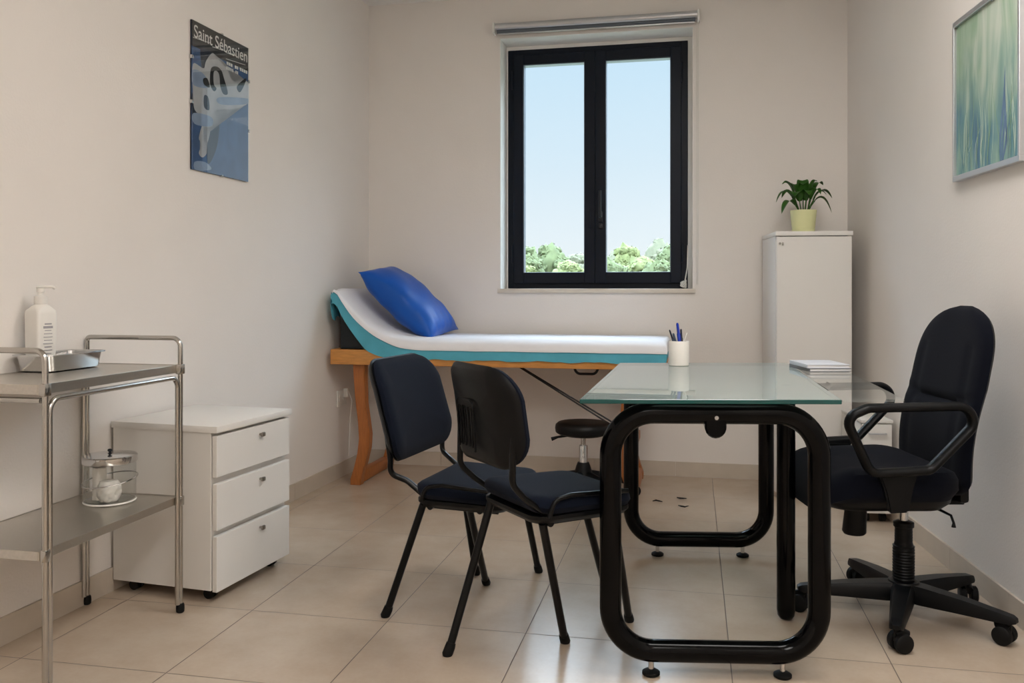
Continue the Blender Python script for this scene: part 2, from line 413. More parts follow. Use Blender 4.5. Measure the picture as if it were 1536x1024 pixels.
TAB = [(-1.884, 1.028, 1.012, .965), (-1.868, 1.046, 1.030, .965), (-1.843, 1.042, 1.013, .945), (-1.783, .968, .918, .836), (-1.72, .905, .856, .748), (-1.66, .858, .81, .708), (-1.60, .826, .776, .686),
       (-1.52, .80, .742, .68), (-1.43, .789, .729, .679), (-1.3, .785, .727, .678), (-.30, .785, .727, .678), (-.145, .783, .727, .678)]
def tab(x):
    if x <= TAB[0][0]: return TAB[0][1:]
    for a, b in zip(TAB, TAB[1:]):
        if x <= b[0]:
            t = (x-a[0])/(b[0]-a[0]); return tuple(a[i]*(1-t)+b[i]*t for i in (1, 2, 3))
    return TAB[-1][1:]
XS = sorted(set([-1.884, -1.876]+[-1.868+i*.022 for i in range(26)]+[-1.29+i*.04 for i in range(29)]+[-.145]))
def smooth_tab(x):
    w = .035 if -1.83 < x < -.3 else .0
    A = [tab(x+d*w) for d in (-1, -.5, 0, .5, 1)]
    return [sum(a[i] for a in A)/5 for i in range(3)]
# mattress: dark pad under the sheets
bm = new_bm(); rings = []
for x in XS[2:]:
    zt, zb, zl = smooth_tab(x); th = .085 if x < -1.5 else .1
    bot = max(.7255, zt-.1) if x < -1.62 else .7255
    bot = min(bot, zt-.035)
    y0, y1 = CY0+.012, CY1-.008
    rings.append([Vector((x+.004, y, z)) for y, z in ((y0, bot), (y1, bot), (y1, zt-.03), (y1-.03, zt-.008), (y0+.03, zt-.008), (y0+.006, zt-.024), (y0, zt-.05 if zt-.05 > bot else bot+.004))])
add_rings(bm, rings); obj('mattress', bm, M['pad'], couch)
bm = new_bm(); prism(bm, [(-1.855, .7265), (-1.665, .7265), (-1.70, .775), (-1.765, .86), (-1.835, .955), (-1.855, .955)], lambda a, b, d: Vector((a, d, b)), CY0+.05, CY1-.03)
obj('headrest_shade_wedge', bm, M['pad'], couch, smooth=False)  # dark support wedge added to fill in the shadow beneath the raised head end

def drape(rows, th):
    """rows[i][j] grid of points -> thin solid sheet"""
    bm = new_bm(); V = [[bm.verts.new(p) for p in r] for r in rows]
    for A, B in zip(V, V[1:]):
        for j in range(len(A)-1): bm.faces.new((A[j], A[j+1], B[j+1], B[j]))
    bmesh.ops.recalc_face_normals(bm, faces=bm.faces[:])
    bmesh.ops.solidify(bm, geom=bm.faces[:], thickness=th)
    return bm
rows = []
for x in XS:
    zt, zb, zl = smooth_tab(x); q = zt-zb
    nz = .003*math.sin(x*23)+.002*math.sin(x*57+1)
    r = [Vector((x, CY1-.002, zt-.02)), Vector((x, CY1-.006, zt-.003)), Vector((x, CY0+.09, zt-.003)), Vector((x, CY0+.04, zt-.010)), Vector((x, CY0+.012, zt-.026)), Vector((x, CY0-.003, zb+.004))]
    for k in range(6):
        t = k/5; r.append(Vector((x+(.004*math.sin(t*5+x*31)), CY0-.009+.003*math.sin(x*41+t*3)*t, zb*(1-t)+(zl+nz)*t)))
    rows.append(r)
# right-hand end folds down over the foot of the mattress
last = rows[-1]
for dx, dz in ((.008, -.012), (.013, -.045), (.015, -.095)):
    rows.append([Vector((p.x+dx, p.y+(.004 if i > 5 else 0), min(p.z, max(p.z+dz, .684)) if i < 6 else p.z)) for i, p in enumerate(last)])
bm = drape(rows, .0016)
t = bmesh.new(); R2 = []
for k in range(8):
    z = 1.028-k*.02; R2.append([Vector((-1.886-.006*math.sin(k/7*PI)-.004*math.sin(j*1.3+k*.4)*(k/7), CY0-.004+j*.018+.012*(k/7)*(3.5-j)/3.5*1.5, z-.012*math.sin(j*.9)*(k/7))) for j in range(8)])
merge(bm, drape(R2, .0016))
t.free()
o = obj('drape_sheet', bm, M['teal'], smooth=True, angle=70)
tag(o, 'teal cloth sheet hanging below the white sheet along the couch front', 'sheet')
rows = []
for x in XS[1:]:
    zt, zb, zl = smooth_tab(x); g = .0035
    u = .0006*math.sin(x*19)+.0004*math.sin(x*47)
    rows.append([Vector((x, CY1-.004, zt+g-.008)), Vector((x, CY1-.02, zt+g)), Vector((x, 4.7, zt+g+u)), Vector((x, 4.5, zt+g-u)), Vector((x, CY0+.09, zt+g)), Vector((x, CY0+.04, zt+g-.004)), Vector((x, CY0+.012, zt+g-.016)), Vector((x, CY0-.004, (zt+zb)/2+.006)), Vector((x, CY0-.0135, zb+.012)), Vector((x, CY0-.0145, zb+u))])
last = [Vector(p) for p in rows[-1]]
for dx, dz in ((.010, -.004), (.017, -.014), (.0205, -.030), (.0215, -.054)):
    rows.append([Vector((p.x+dx, p.y, max(min(p.z, last[4].z+dz), .727) if i < 9 else p.z)) for i, p in enumerate(last)])
bm = drape(rows, .0014)
o = obj('paper_sheet', bm, M['sheet'], smooth=True, angle=70)
tag(o, 'white sheet spread over the top of the examination couch', 'sheet')

# pillow
def pillow():
    bm = new_bm(); n = 26; V = {}
    hx, hy, hz = .275, .215, .098
    for side in (1, -1):
        for i in range(n+1):
            for j in range(n+1):
                a, b = -1+2*i/n, -1+2*j/n
                edge = i in (0, n) or j in (0, n)
                if edge and side == -1: V[(side, i, j)] = V[(1, i, j)]; continue
                h = ((1-abs(a)**2.6)*(1-abs(b)**2.6))
                h = max(0, h)**.55
                pull = 1-.055*(1-abs(b)**2) * abs(a)**6
                pully = 1-.085*(1-abs(a)**2)*abs(b)**6
                w = .007*math.sin(9*b+3*a)*abs(a)**3*h+.010*math.sin(14*a+2)*abs(b)**3*h+.004*math.sin(7*a+5*b)*h
                w += .009*math.sin(22*b+4*a)*max(0, a-.4)*h
                V[(side, i, j)] = bm.verts.new((a*hx*pull, b*hy*pully, side*hz*h+w))
    for side in (1, -1):
        for i in range(n):
            for j in range(n):
                q = [V[(side, i, j)], V[(side, i+1, j)], V[(side, i+1, j+1)], V[(side, i, j+1)]]
                bm.faces.new(q if side == 1 else q[::-1])
    return bm
pl = obj('pillow', pillow(), M['pillow'], None, True, 80)
tag(pl, 'bright blue pillow leaning on the raised head end of the couch', 'pillow')
xa = Vector((.400, .0, -.352)).normalized(); ya = Vector((.06, .40, .01)).normalized(); za = xa.cross(ya).normalized(); ya = za.cross(xa)
pl.matrix_world = Matrix.Translation((-1.552, 4.595, .975)) @ Matrix((xa, ya, za)).transposed().to_4x4()

# ------------------------------------------------------------------ wall socket
so = thing('wall_socket', 'white double wall socket low on the left wall beside the couch leg', 'socket', (LX(4.5), 4.5, .44))
box_obj('plate', (0, -.06, -.045), (.009, .06, .045), M['whitep'], so, .003)
for s in (-1, 1):
    bm = new_bm(); add_tube(bm, [(.007, s*.028, 0), (.0115, s*.028, 0)], .02, 18); obj('outlet', bm, M['whitep'], so)
bm = new_bm(); add_box(bm, (.009, .012, .0), (.034, .044, .05), .005); add_tube(bm, fillet([(.03, .03, .04), (.05, .04, -.02), (.03, .06, -.12), (.01, .09, -.34)], .03), .003, 8); obj('plug', bm, M['whitep'], so)

# ------------------------------------------------------------------ stool under the couch
st = thing('swivel_stool', 'low round black swivel stool in front of the couch', 'stool', (-.532, 4.235, 0))
bm = new_bm(); lathe(bm, [(.10, .332), (.128, .333), (.137, .34), (.140, .36), (.137, .376), (.126, .386), (.09, .391), (.03, .392)], seg=36); obj('seat', bm, M['vinyl'], st)
bm = new_bm(); lathe(bm, [(.10, .324), (.115, .333), (.02, .3335)], seg=28); obj('seat_plate', bm, M['bplastic'], st)
bm = new_bm(); lathe(bm, [(.012, .27), (.012, .326)], seg=16); lathe(bm, [(.021, .15), (.021, .272), (.019, .275)], seg=20); obj('column', bm, M['chrome'], st)
bm = new_bm(); add_tube(bm, [(-.06, -.03, .325), (-.12, -.05, .318), (-.15, -.06, .308)], [.006, .006, .01], 10, ry=.004); obj('lever', bm, M['bplastic'], st)
bm = new_bm(); lathe(bm, [(.06, .085), (.05, .12), (.036, .17), (.028, .19), (.02, .191)], seg=24); obj('hub', bm, M['bplastic'], st)
for k in range(5):
    a = math.radians(-112+72*k); dx, dy = math.cos(a), math.sin(a)
    bm = new_bm(); add_tube(bm, [(dx*.03, dy*.03, .125), (dx*.15, dy*.15, .105), (dx*.285, dy*.285, .07)], [.026, .022, .017], 10, ry=None)
    lg = obj('base_arm', bm, M['bplastic'], st)
    bm = new_bm(); px, py = dx*.285-dy*.014, dy*.285+dx*.014
    for s in (-1, 1):
        c = Vector((dx*.285, dy*.285, .0265)); d = Vector((-dy, dx, 0)).normalized()
        add_tube(bm, [c+d*s*.006, c+d*s*.02], .0255, 18)
    obj('caster', bm, M['rubber'], lg)

# ------------------------------------------------------------------ visitor chairs
def visitor_chair(label, loc, rz, zs, hw, dp, backz, backf, bw, legs):
    """local +X is the way it faces; zs seat top, hw half width, dp depth; backz/backf heights and set-backs of the backrest"""
    t = thing('visitor_chair', label, 'chair', loc, rz, 'black visitor chairs at the desk')
    bm = new_bm(); cx = dp/2+.004
    def sfn(a, b, h):
        f = a/(dp/2)
        z = zs-.052+h - (.006*max(0, f)**2.2) + .010*max(0, -f)**3 - .007*(1-(b/hw)**2)*(h > .03)
        return (cx+a, b, z)
    pad(bm, dp/2+.012, hw, .06, [(.022, .0), (.008, .006), (.0, .02), (.003, .036), (.014, .047), (.035, .052), (.08, .054)], sfn)
    obj('seat', bm, M['fabric'], t)
    bm = new_bm()
    pad(bm, dp/2+.008, hw-.008, .055, [(.05, -.022), (.012, -.016), (.0, -.004), (.0, .006), (.02, .008)], lambda a, b, h: (cx+a, b, zs-.056+h-(.004*max(0, a/(dp/2))**2.2)))
    obj('seat_shell', bm, M['bplastic'], t)
    sw = hw; hw = bw; zb, zt = backz; fb, ft = backf; hz = (zt-zb)/2
    def bfn(a, b, h, off=0):
        k = (b+hz)/(2*hz); tp = 1-.09*max(0, k-.45)**1.5
        curve = .030*(a/hw)**2
        # bulge in at the lumbar, lean back toward the top
        f = fb*(1-k)+ft*k+.018*math.sin(PI*k)
        return (f+curve+h+off, a*tp, zb+(b+hz))
    bm = new_bm(); pad(bm, hw-.004, hz-.003, .085, [(.02, .0), (.005, .004), (.0, .012), (.004, .024), (.018, .033), (.05, .038), (.09, .04)], lambda a, b, h: bfn(a, b, h), 8)
    obj('backrest', bm, M['fabric'], t)
    bm = new_bm(); pad(bm, hw, hz, .09, [(.075, -.022), (.045, -.02), (.016, -.014), (.004, -.004), (.0, .004), (.012, .006)], lambda a, b, h: bfn(a, b, h), 8)
    for k in range(5):
        y = (k-2)*.022+hw*.28
        add_tube(bm, [Vector(bfn(y-.0*q, -hz*.68+q*hz*.16, -.0222)) for q in range(6)], .0032, 8)
    add_tube(bm, fillet([Vector(bfn(hw*.28+dx, dz*hz, -.0218)) for dx, dz in ((-.06, -.75), (-.06, .26), (.06, .26), (.06, -.75))], .02), .003, 8)
    obj('back_shell', bm, M['bplastic'], t)
    for s in (-1, 1):
        y = s*(hw-.03)
        zlo = zb+.03
        bm = new_bm(); add_tube(bm, fillet([bfn(y, -hz+.10, -.008), bfn(y, -hz+.012, -.008), (fb+.012, y, zb-.03), (-.03, s*(min(sw, hw)-.025), zs+.004), (.045, s*(sw-.03), zs-.052), (dp*.75, s*(sw-.03), zs-.060)], .05), .0085, 12, ry=.011)
        obj('back_tube', bm, M['bmetal'], t)
    hw = sw
    for s in (-1,):
        y = s*(hw+.003)
        bm = new_bm(); add_tube(bm, fillet([(.03, y, zs-.05), (.045, y, zs-.005), (.10, y, zs+.004), (dp*.92, y, zs-.006)], .035), .0065, 10); obj('side_rail', bm, M['bmetal'], t)
    bm = new_bm()
    for f in (.05, dp*.75): add_tube(bm, [(f, -hw+.02, zs-.072), (f, hw-.02, zs-.072)], .010, 10)
    for s in (-1, 1): add_tube(bm, [(.03, s*(hw-.045), zs-.072), (dp-.02, s*(hw-.045), zs-.074)], .010, 10)
    obj('seat_frame', bm, M['bmetal'], t)
    for (tp, ft2) in legs:
        a = Vector((tp[0], tp[1], zs-.07)); b = Vector((ft2[0], ft2[1], .0)); d = (b-a).normalized()
        bm = new_bm(); add_tube(bm, [a, b-d*.028], .0118, 14); lg = obj('leg', bm, M['bmetal'], t)
        bm = new_bm(); e = b-d*.036
        add_tube(bm, [e, e+d*.012, Vector((b.x, b.y, .006)), Vector((b.x, b.y, .0005))], [.0135, .0150, .0155, .0135], 14); obj('foot_cap', bm, M['rubber'], lg)
    return t
A2 = math.radians(29.4+11.9); A1 = math.radians(-18.8+11.9)
visitor_chair('black visitor chair nearest the desk, its ribbed plastic back turned to the viewer', (-.5122, 2.3677, 0), A2, .484, .172, .315, (.560, .838), (-.085, -.125), .186,
              [((.02, .135), (-.136, .106)), ((.03, -.14), (.204, .016)), ((.27, -.13), (.468, .054)), ((.28, .04), (.50, .20))])
visitor_chair('black visitor chair farther from the desk, its fabric backrest front in view', (-.8387, 2.7844, 0), A1, .43, .205, .29, (.488, .815), (-.09, -.185), .236,
              [((.02, -.17), (-.097, -.201)), ((.02, .16), (.0306, .269)), ((.15, -.11), (.102, .185)), ((.24, .16), (.239, .369))])

# ------------------------------------------------------------------ glass desk
RD = math.radians(9.4)
desk = thing('glass_desk', 'rectangular glass desk on two black tubular loop legs', 'desk', (.0559, 2.3826, 0), RD)
rt = .0295
def loop(parent, cx, cy, hw):
    zlo, zhi = .036+rt, .738-rt
    P = fillet([(cx-hw, cy, zlo), (cx+hw, cy, zlo), (cx+hw, cy, zhi), (cx-hw, cy, zhi)], .115, 14, True)
    bm = new_bm(); add_tube(bm, P, rt, 24, True, up=(0, 1, 0))
    lp = obj('loop_leg', bm, M['black'], parent)
    for s in (-1, 1):
        fx = cx+s*hw*.63+.006
        bm = new_bm(); add_tube(bm, [(fx, cy, .01), (fx, cy, .04)], .0075, 12); ft = obj('foot_screw', bm, M['chrome'], lp)
        bm = new_bm(); lathe(bm, [(.02, 0), (.024, .003), (.024, .009), (.018, .013), (.008, .016)], (fx, cy, 0), 22); obj('foot_disc', bm, M['rubber'], ft)
        bm = new_bm(); add_tube(bm, [(cx+s*hw*.6, cy, .735), (cx+s*hw*.6, cy, .7402)], .014, 16); obj('glass_pad', bm, M['acrylic'], lp)
    return lp
DX, DY = .1377, 1.052            # far loop relative to the near loop
loop(desk, 0, 0, .279); loop(desk, DX, DY, .262)
bm = new_bm(); bp = []
sec = [(-.029, .0), (-.029, -.035)]+[(.029*math.sin(a), -.035-.03*(math.cos(a))) for a in [(-80+20*k)*PI/180 for k in range(9)]]+[(.029, -.035), (.029, .0)]
q = [[Vector((x+(DX*f), DY*f+o, .708+z)) for x, z in sec] for f, o in ((0, -.024), (.0, -.018), (1, .0))]
q[0] = [Vector((v.x*.86, v.y, .675+(v.z-.675)*.86)) for v in q[0]]
add_rings(bm, q); obj('beam', bm, M['black'], desk)
bm = new_bm(); add_tube(bm, [(0, -rt+.002, .7), (0, -rt-.0035, .7)], .0055, 12); obj('screw', bm, M['chrome'], desk)
# glass plate
G = [(-.365, -.0645), (.3225, -.0485), (.498, 1.108), (-.166, 1.083)]
def plate(bm, G, z0, z1):
    prism(bm, G, lambda a, b, d: Vector((a, b, d)), z0, z1)
    bmesh.ops.recalc_face_normals(bm, faces=bm.faces[:])
    bmesh.ops.bevel(bm, geom=bm.edges[:], offset=.0012, segments=1, affect='EDGES')
    for f in bm.faces: f.material_index = 0 if abs(f.normal.z) > .9 else 1
bm = new_bm(); plate(bm, G, .7402, .752); obj('glass_top', bm, [M['desk_glass'], M['glass_edge']], desk, smooth=False)
S = [(.327, -.04), (.494, -.024), (.672, 1.118), (.5025, 1.108)]
bm = new_bm(); plate(bm, S, .744, .7515); 
obj('side_glass', bm, [M['side_glass'], M['side_glass']], desk, smooth=False)
bm = new_bm(); px, py = .303, .414
add_tube(bm, [(px, py, .03), (px, py, .10), (px, py, .738)], .0285, 20)
lathe(bm, [(.008, .0), (.02, .004), (.0262, .014), (.0285, .03)], (px, py, 0), 20)
lg = obj('side_leg', bm, M['black'], desk)
bm = new_bm(); add_tube(bm, [(px, py, .738), (px, py, .7402)], .014, 14); obj('glass_pad', bm, M['acrylic'], lg)
bm = new_bm(); add_tube(bm, [(px, py, .705), (px+.13, py+.012, .731), (px+.14, py+.012, .7438)], .011, 12); obj('side_arm', bm, M['black'], lg)

# things on the desk
TZ = .752
cupx, cupy = -.054, 3.348
cup = thing('pen_cup', 'white ceramic cup of pens standing on the glass desk', 'cup', (cupx, cupy, TZ))
bm = new_bm(); lathe(bm, [(.034, 0), (.0375, .002), (.0385, .02), (.039, .092), (.0375, .0945), (.0355, .093), (.035, .012), (.01, .01)], seg=36); obj('body', bm, M['cup'], cup)
def pen(name, label, m, a, lean, tipz, r, bx=0, by=0, mc=None, cat='pen', group='pens in the cup'):
    """pen standing in the cup: foot (bx, by), lean angle in plan, reach at the top"""
    p0 = Vector((cupx+bx, cupy+by, TZ+.012)); p1 = Vector((cupx+bx+lean*math.cos(a), cupy+by+lean*math.sin(a), TZ+tipz))
    d = p1-p0
    bm = new_bm(); add_tube(bm, [p0, p0+d*.06, p0+d*.3, p0+d*.72, p0+d*.73], [r*.3, r*.8, r, r, r*.9], 12); root = obj(name, bm, m)
    tag(root, label, cat, group)
    bm = new_bm(); add_tube(bm, [p0+d*.73, p0+d*.74, p0+d*.96, p1], [r*.9, r*.8, r*.72, r*.5], 12); obj('cap', bm, mc or m, root)
    bm = new_bm(); o = Vector((-math.sin(a)*0, -r*1.15, 0)); add_tube(bm, [p0+d*.97+o*.5, p0+d*.96+o, p0+d*.75+o], .0016, 8); obj('clip', bm, mc or m, root)
AX = math.radians(11.9)
pen('pen', 'tall bright blue pen in the middle of the cup', M['penblue'], AX+PI, .018, .163, .0070, .012, 0)
pen('pen', 'dark slim pen leaning left at the rim of the cup', M['pengrey'], AX+PI, .042, .136, .0042, .006, .012, mc=M['pendark'])
pen('pen', 'slate grey pen just left of the blue one, lowest in the cup', M['pengrey'], AX+PI, .030, .124, .0058, .009, -.012)
pen('pen', 'black pen just right of the tall blue one', M['pendark'], AX+PI, .006, .139, .0052, .014, .014)
pen('stirrer', 'thin white stick leaning right out of the cup', M['penwhite'], AX, .04, .126, .0018, -.008, -.004, None, 'stick', None)
def notebook(label, loc, rz, w, d, h, mc):
    t = thing('notebook', label, 'notebook', loc, rz, 'notebooks on the desk')
    bm = new_bm(); add_box(bm, (-w/2+.002, -d/2+.002, .0018), (w/2-.002, d/2-.002, h-.0018), .001); obj('pages', bm, M['paper'], t)
    bm = new_bm(); add_box(bm, (-w/2, -d/2, 0), (w/2, d/2, .002), .0006); add_box(bm, (-w/2, -d/2, h-.002), (w/2, d/2, h), .0006); add_box(bm, (-w/2-.001, -d/2, 0), (-w/2+.002, d/2, h), .0006); obj('cover', bm, mc, t)
nx, ny = .451, 3.30
notebook('lower grey notebook of the stack at the desk corner', (nx, ny, TZ-.0003), math.radians(14), .150, .20, .012, M['coverd'])
notebook('upper pale notebook, on top of the stack at the desk corner', (nx-.002, ny+.003, TZ+.0119), math.radians(11), .150, .20, .013, M['cover'])

# ------------------------------------------------------------------ office chair
oc = thing('office_chair', 'black high-back swivel office chair with loop armrests behind the desk', 'office chair', (.6572, 2.9438, 0), math.radians(191.9))
bm = new_bm()
def ofn(a, b, h):
    f = a/.215
    z = .405+h+.014*f*abs(f)*(-1 if f > 0 else 0)+.018*max(0, abs(b)/.23)**3*(h > .06)-.045*max(0, f)**4*(h > .02)
    return (.125+a, b, z)
pad(bm, .222, .238, .11, [(.06, .005), (.02, .012), (.0, .04), (.0, .062), (.012, .083), (.04, .096), (.09, .1), (.14, .094)], ofn, 9)
obj('seat', bm, M['fabric2'], oc)
bm = new_bm(); pad(bm, .20, .215, .1, [(.08, -.03), (.03, -.02), (.005, .0), (.0, .02), (.02, .024)], lambda a, b, h: (.115+a, b, .402+h), 8); obj('seat_shell', bm, M['bplastic'], oc)
def back_cushion(bm, hw, z0, z1, front, rear, fs=1.):
    nr, nc = 44, 26; F = {}
    for i in range(nr+1):
        t = -1+2*i/nr
        t = math.sin(t*PI/2)*.35+t*.65
        w = hw*(.95+.05*math.cos((t+.1)*PI/2))
        if t > .38: w *= max(.03, 1-((t-.38)/.62)**2.7)**.5
        if t < -.72: w *= max(.03, 1-((-t-.72)/.28)**2.6*.9)**.5
        k = (t+1)/2
        base = -.118-.012*k-.078*k*k+.014*math.sin(PI*min(1, k*1.7))*(k < .59)
        for j in range(nc+1):
            q = -1+2*j/nc; q = math.sin(q*PI/2)*.5+q*.5
            edge = max(0, (1-abs(q)**5)*(1-abs(t)**16))**.45
            wing = .016*q*q*(1-.5*k)
            cre = (.017*math.exp(-((k-.50-.02*q*q)/.022)**2)+.006*math.exp(-((abs(q)-.66)/.07)**2)*(k < .8)*min(1, k*4))*max(0, 1-q**6)
            y, z = q*w, z0+(z1-z0)*k
            rim = i in (0, nr) or j in (0, nc)
            F[(0, i, j)] = bm.verts.new((base+wing+front*edge-cre*(front > .02), y, z))
            F[(1, i, j)] = F[(0, i, j)] if rim else bm.verts.new((base+wing-rear*edge, y, z))
    for sd in (0, 1):
        for i in range(nr):
            for j in range(nc):
                q = [F[(sd, i, j)], F[(sd, i+1, j)], F[(sd, i+1, j+1)], F[(sd, i, j+1)]]
                bm.faces.new(q if sd else q[::-1])
bm = new_bm(); back_cushion(bm, .226, .405, .990, .036, .010); obj('backrest', bm, M['fabric2'], oc, True, 60)
bm = new_bm(); back_cushion(bm, .219, .412, .983, .004, .026); obj('back_shell', bm, M['bplastic'], oc, True, 60)
bm = new_bm(); add_box(bm, (-.182, -.06, .372), (-.15, .06, .50), .012); add_box(bm, (-.18, -.03, .362), (.08, .03, .378), .004); obj('back_bracket', bm, M['bplastic'], oc)
for s in (1, -1):
    y = s*.268
    P = fillet([(.284, y, .665), (.250, y*1.0, .698), (-.055, y, .702), (-.078, y, .660), (.055, y*.985, .522), (.205, y*.985, .512)], [.0, .045, .045, .05, .05, .05], 8, True)
    P = fillet([(.290, y, .672), (.225, y, .700), (-.060, y, .706), (-.085, y, .655), (.045, y*.985, .520), (.215, y*.985, .510)], .042, 8, True)
    bm = new_bm(); add_tube(bm, P, .0135, 14, True, ry=.02, up=(1, 0, 0)); a = obj('armrest', bm, M['bplastic'], oc)
    bm = new_bm(); prism(bm, [(.19, .515), (.07, .515), (.085, .47), (.10, .395), (.155, .392), (.17, .46)], lambda p, q, d: Vector((p, d, q)), y*.955, y*.955-s*.022)
    bmesh.ops.recalc_face_normals(bm, faces=bm.faces[:]); bmesh.ops.bevel(bm, geom=bm.edges[:], offset=.005, segments=2, affect='EDGES'); obj('arm_bracket', bm, M['bplastic'], a)
bm = new_bm(); add_box(bm, (-.09, -.06, .352), (.10, .06, .378), .008); add_tube(bm, [(-.07, .05, .362), (-.085, .13, .355), (-.088, .14, .335), (-.088, .14, .322)], [.005, .004, .004, .007], 10); obj('tilt_mechanism', bm, M['bplastic'], oc)
bm = new_bm(); add_tube(bm, [(.14, -.02, .375), (.145, -.02, .33), (.15, -.02, .265), (.15, -.02, .258)], [.03, .034, .037, .032], 18); obj('tension_knob', bm, M['bplastic'], oc)
bm = new_bm(); lathe(bm, [(.014, .29), (.014, .36)], seg=16); obj('gas_rod', bm, M['chrome'], oc)
bm = new_bm(); prof = [(.034, .06), (.036, .09)]
for k in range(14): prof += [(.0335, .095+k*.0092), (.0315, .0995+k*.0092)]
prof += [(.0335, .226), (.0285, .228), (.0285, .232)]
for k in range(5): prof += [(.0272, .236+k*.009), (.0262, .2405+k*.009)]
prof += [(.027, .285), (.031, .287), (.031, .301), (.02, .306)]
lathe(bm, prof, seg=28); obj('column_cover', bm, M['bplastic'], oc)
bm = new_bm(); lathe(bm, [(.03, .062), (.05, .066), (.052, .105), (.045, .116), (.036, .118)], seg=28); obj('hub', bm, M['bplastic'], oc)
for k, an in enumerate((-118, -47.5, 26, 97, 172)):
    a = math.radians(an+11.9-191.9); d = Vector((math.cos(a), math.sin(a), 0)); w = Vector((-d.y, d.x, 0))
    bm = new_bm(); rings = []
    for q, hw, zt, zl in ((.02, .036, .112, .060), (.06, .033, .112, .058), (.18, .027, .104, .062), (.285, .021, .092, .064), (.315, .019, .088, .066), (.327, .013, .082, .070)):
        c = d*q; sec = [(-hw, zl), (hw, zl), (hw, zt-.012), (hw*.72, zt), (-hw*.72, zt), (-hw, zt-.012)]
        rings.append([c+w*x+Vector((0, 0, z)) for x, z in sec])
    add_rings(bm, rings); ar = obj('base_arm', bm, M['bplastic'], oc)
    c = d*.305; tr = math.radians(an*1.7+30); r = Vector((math.cos(tr), math.sin(tr), 0)); ax = Vector((-r.y, r.x, 0))
    c2 = c+r*.012+Vector((0, 0, .028)); bm = new_bm()
    for s in (-1, 1): add_tube(bm, [c2+ax*s*.006, c2+ax*s*.010, c2+ax*s*.024, c2+ax*s*.028], [.024, .0275, .0275, .022], 22)
    cs = obj('caster', bm, M['rubber'], ar)
    bm = new_bm(); add_tube(bm, [c+Vector((0, 0, .03)), c+Vector((0, 0, .072))], .008, 12)
    add_tube(bm, [c2-r*.012+Vector((0, 0, .018)), c2+r*.004+Vector((0, 0, .026)), c2+r*.02+Vector((0, 0, .016))], .016, 12, ry=.012); obj('caster_fork', bm, M['bplastic'], cs)

# ------------------------------------------------------------------ white drawer unit on the left
dr = thing('drawer_unit', 'white three-drawer pedestal on castors against the left wall', 'drawer unit', (-1.5460, 2.5868, 0), math.radians(-5.2))
# local: +X is the front, origin at the near front bottom corner, width along +Y, depth along -X
W, D, Z0, Z1 = .448, .418, .040, .588
bm = new_bm()
add_box(bm, (-D, 0, Z0), (-.022, .018, Z1-.022), .001); add_box(bm, (-D, W-.018, Z0), (-.022, W, Z1-.022), .001)
add_box(bm, (-D, .018, Z0), (-.022, W-.018, Z0+.018)); add_box(bm, (-D, .018, Z0), (-D+.012, W-.018, Z1-.022)); add_box(bm, (-.034, .018, Z0+.018), (-.022, W-.018, Z1-.022))
obj('carcass', bm, M['white'], dr, smooth=False)
box_obj('top_panel', (-D-.004, -.006, Z1-.022), (.006, W+.006, Z1), M['white'], dr, .0015)
for a, b in ((Z0-.004, .221), (.241, .395), (.417, .555)):
    bm = new_bm(); add_box(bm, (-.018, .002, a), (0, W-.002, b), .0018); d = obj('drawer', bm, M['white'], dr, smooth=False)
    bm = new_bm(); yk, zk = W*.56, b-.032
    add_tube(bm, [(0, yk, zk), (.010, yk, zk)], .0045, 10); add_box(bm, (.009, yk-.010, zk-.008), (.019, yk+.010, zk+.008), .004); obj('knob', bm, M['knob'], d)
for x in (-D+.06, -.055):
    for y in (.045, W-.045):
        bm = new_bm()
        for s in (-1, 1): add_tube(bm, [(x, y+s*.004, .019), (x, y+s*.016, .019)], .0185, 16)
        add_tube(bm, [(x, y, .02), (x, y, .0405)], .009, 10); obj('caster', bm, M['rubber'], dr)

# ------------------------------------------------------------------ steel trolley
tx0, tx1, ty0, ty1 = -1.953, -1.633, 1.905, 2.497
tr = thing('steel_trolley', 'two-shelf stainless steel medical trolley against the left wall', 'trolley', (0, 0, 0))
rr = .0078
def tray_shelf(name, z, h):
    bm = new_bm(); x0, x1, y0, y1 = tx0-.004, tx1+.004, ty0-.012, ty1+.012
    add_box(bm, (x0+.004, y0+.004, z-.004), (x1-.004, y1-.004, z))
    add_box(bm, (x0, y0, z-h), (x0+.004, y1, z+.002), .001); add_box(bm, (x1-.004, y0, z-h), (x1, y1, z+.002), .001)
    add_box(bm, (x0+.004, y0, z-h), (x1-.004, y0+.004, z+.002), .001); add_box(bm, (x0+.004, y1-.004, z-h), (x1-.004, y1, z+.002), .001)
    return obj(name, bm, M['steel'], tr, smooth=False)
TT = .797
tray_shelf('top_shelf', TT, .024); tray_shelf('lower_shelf', .372, .022)
for x in (tx0-.004+.0, tx1+.004):
    for y in (ty0, ty1):
        xx = x+(rr if x > -1.8 else -rr)
        bm = new_bm(); add_tube(bm, [(xx, y, .014), (xx, y, TT-.01)], rr, 14); lg = obj('leg', bm, M['tube'], tr)
        bm = new_bm(); lathe(bm, [(.009, 0), (.0125, .003), (.0135, .014), (.0125, .026), (.0095, .03)], (xx, y, 0), 18); obj('foot', bm, M['rubber'], lg)
        bm = new_bm(); add_box(bm, (xx-.010, y-.012, TT-.028), (xx+.010, y+.012, TT+.004), .003); obj('corner_clamp', bm, M['tube'], lg)
        bm = new_bm(); add_box(bm, (xx-.009, y-.010, .345), (xx+.009, y+.010, .376), .003); obj('shelf_clamp', bm, M['tube'], lg)
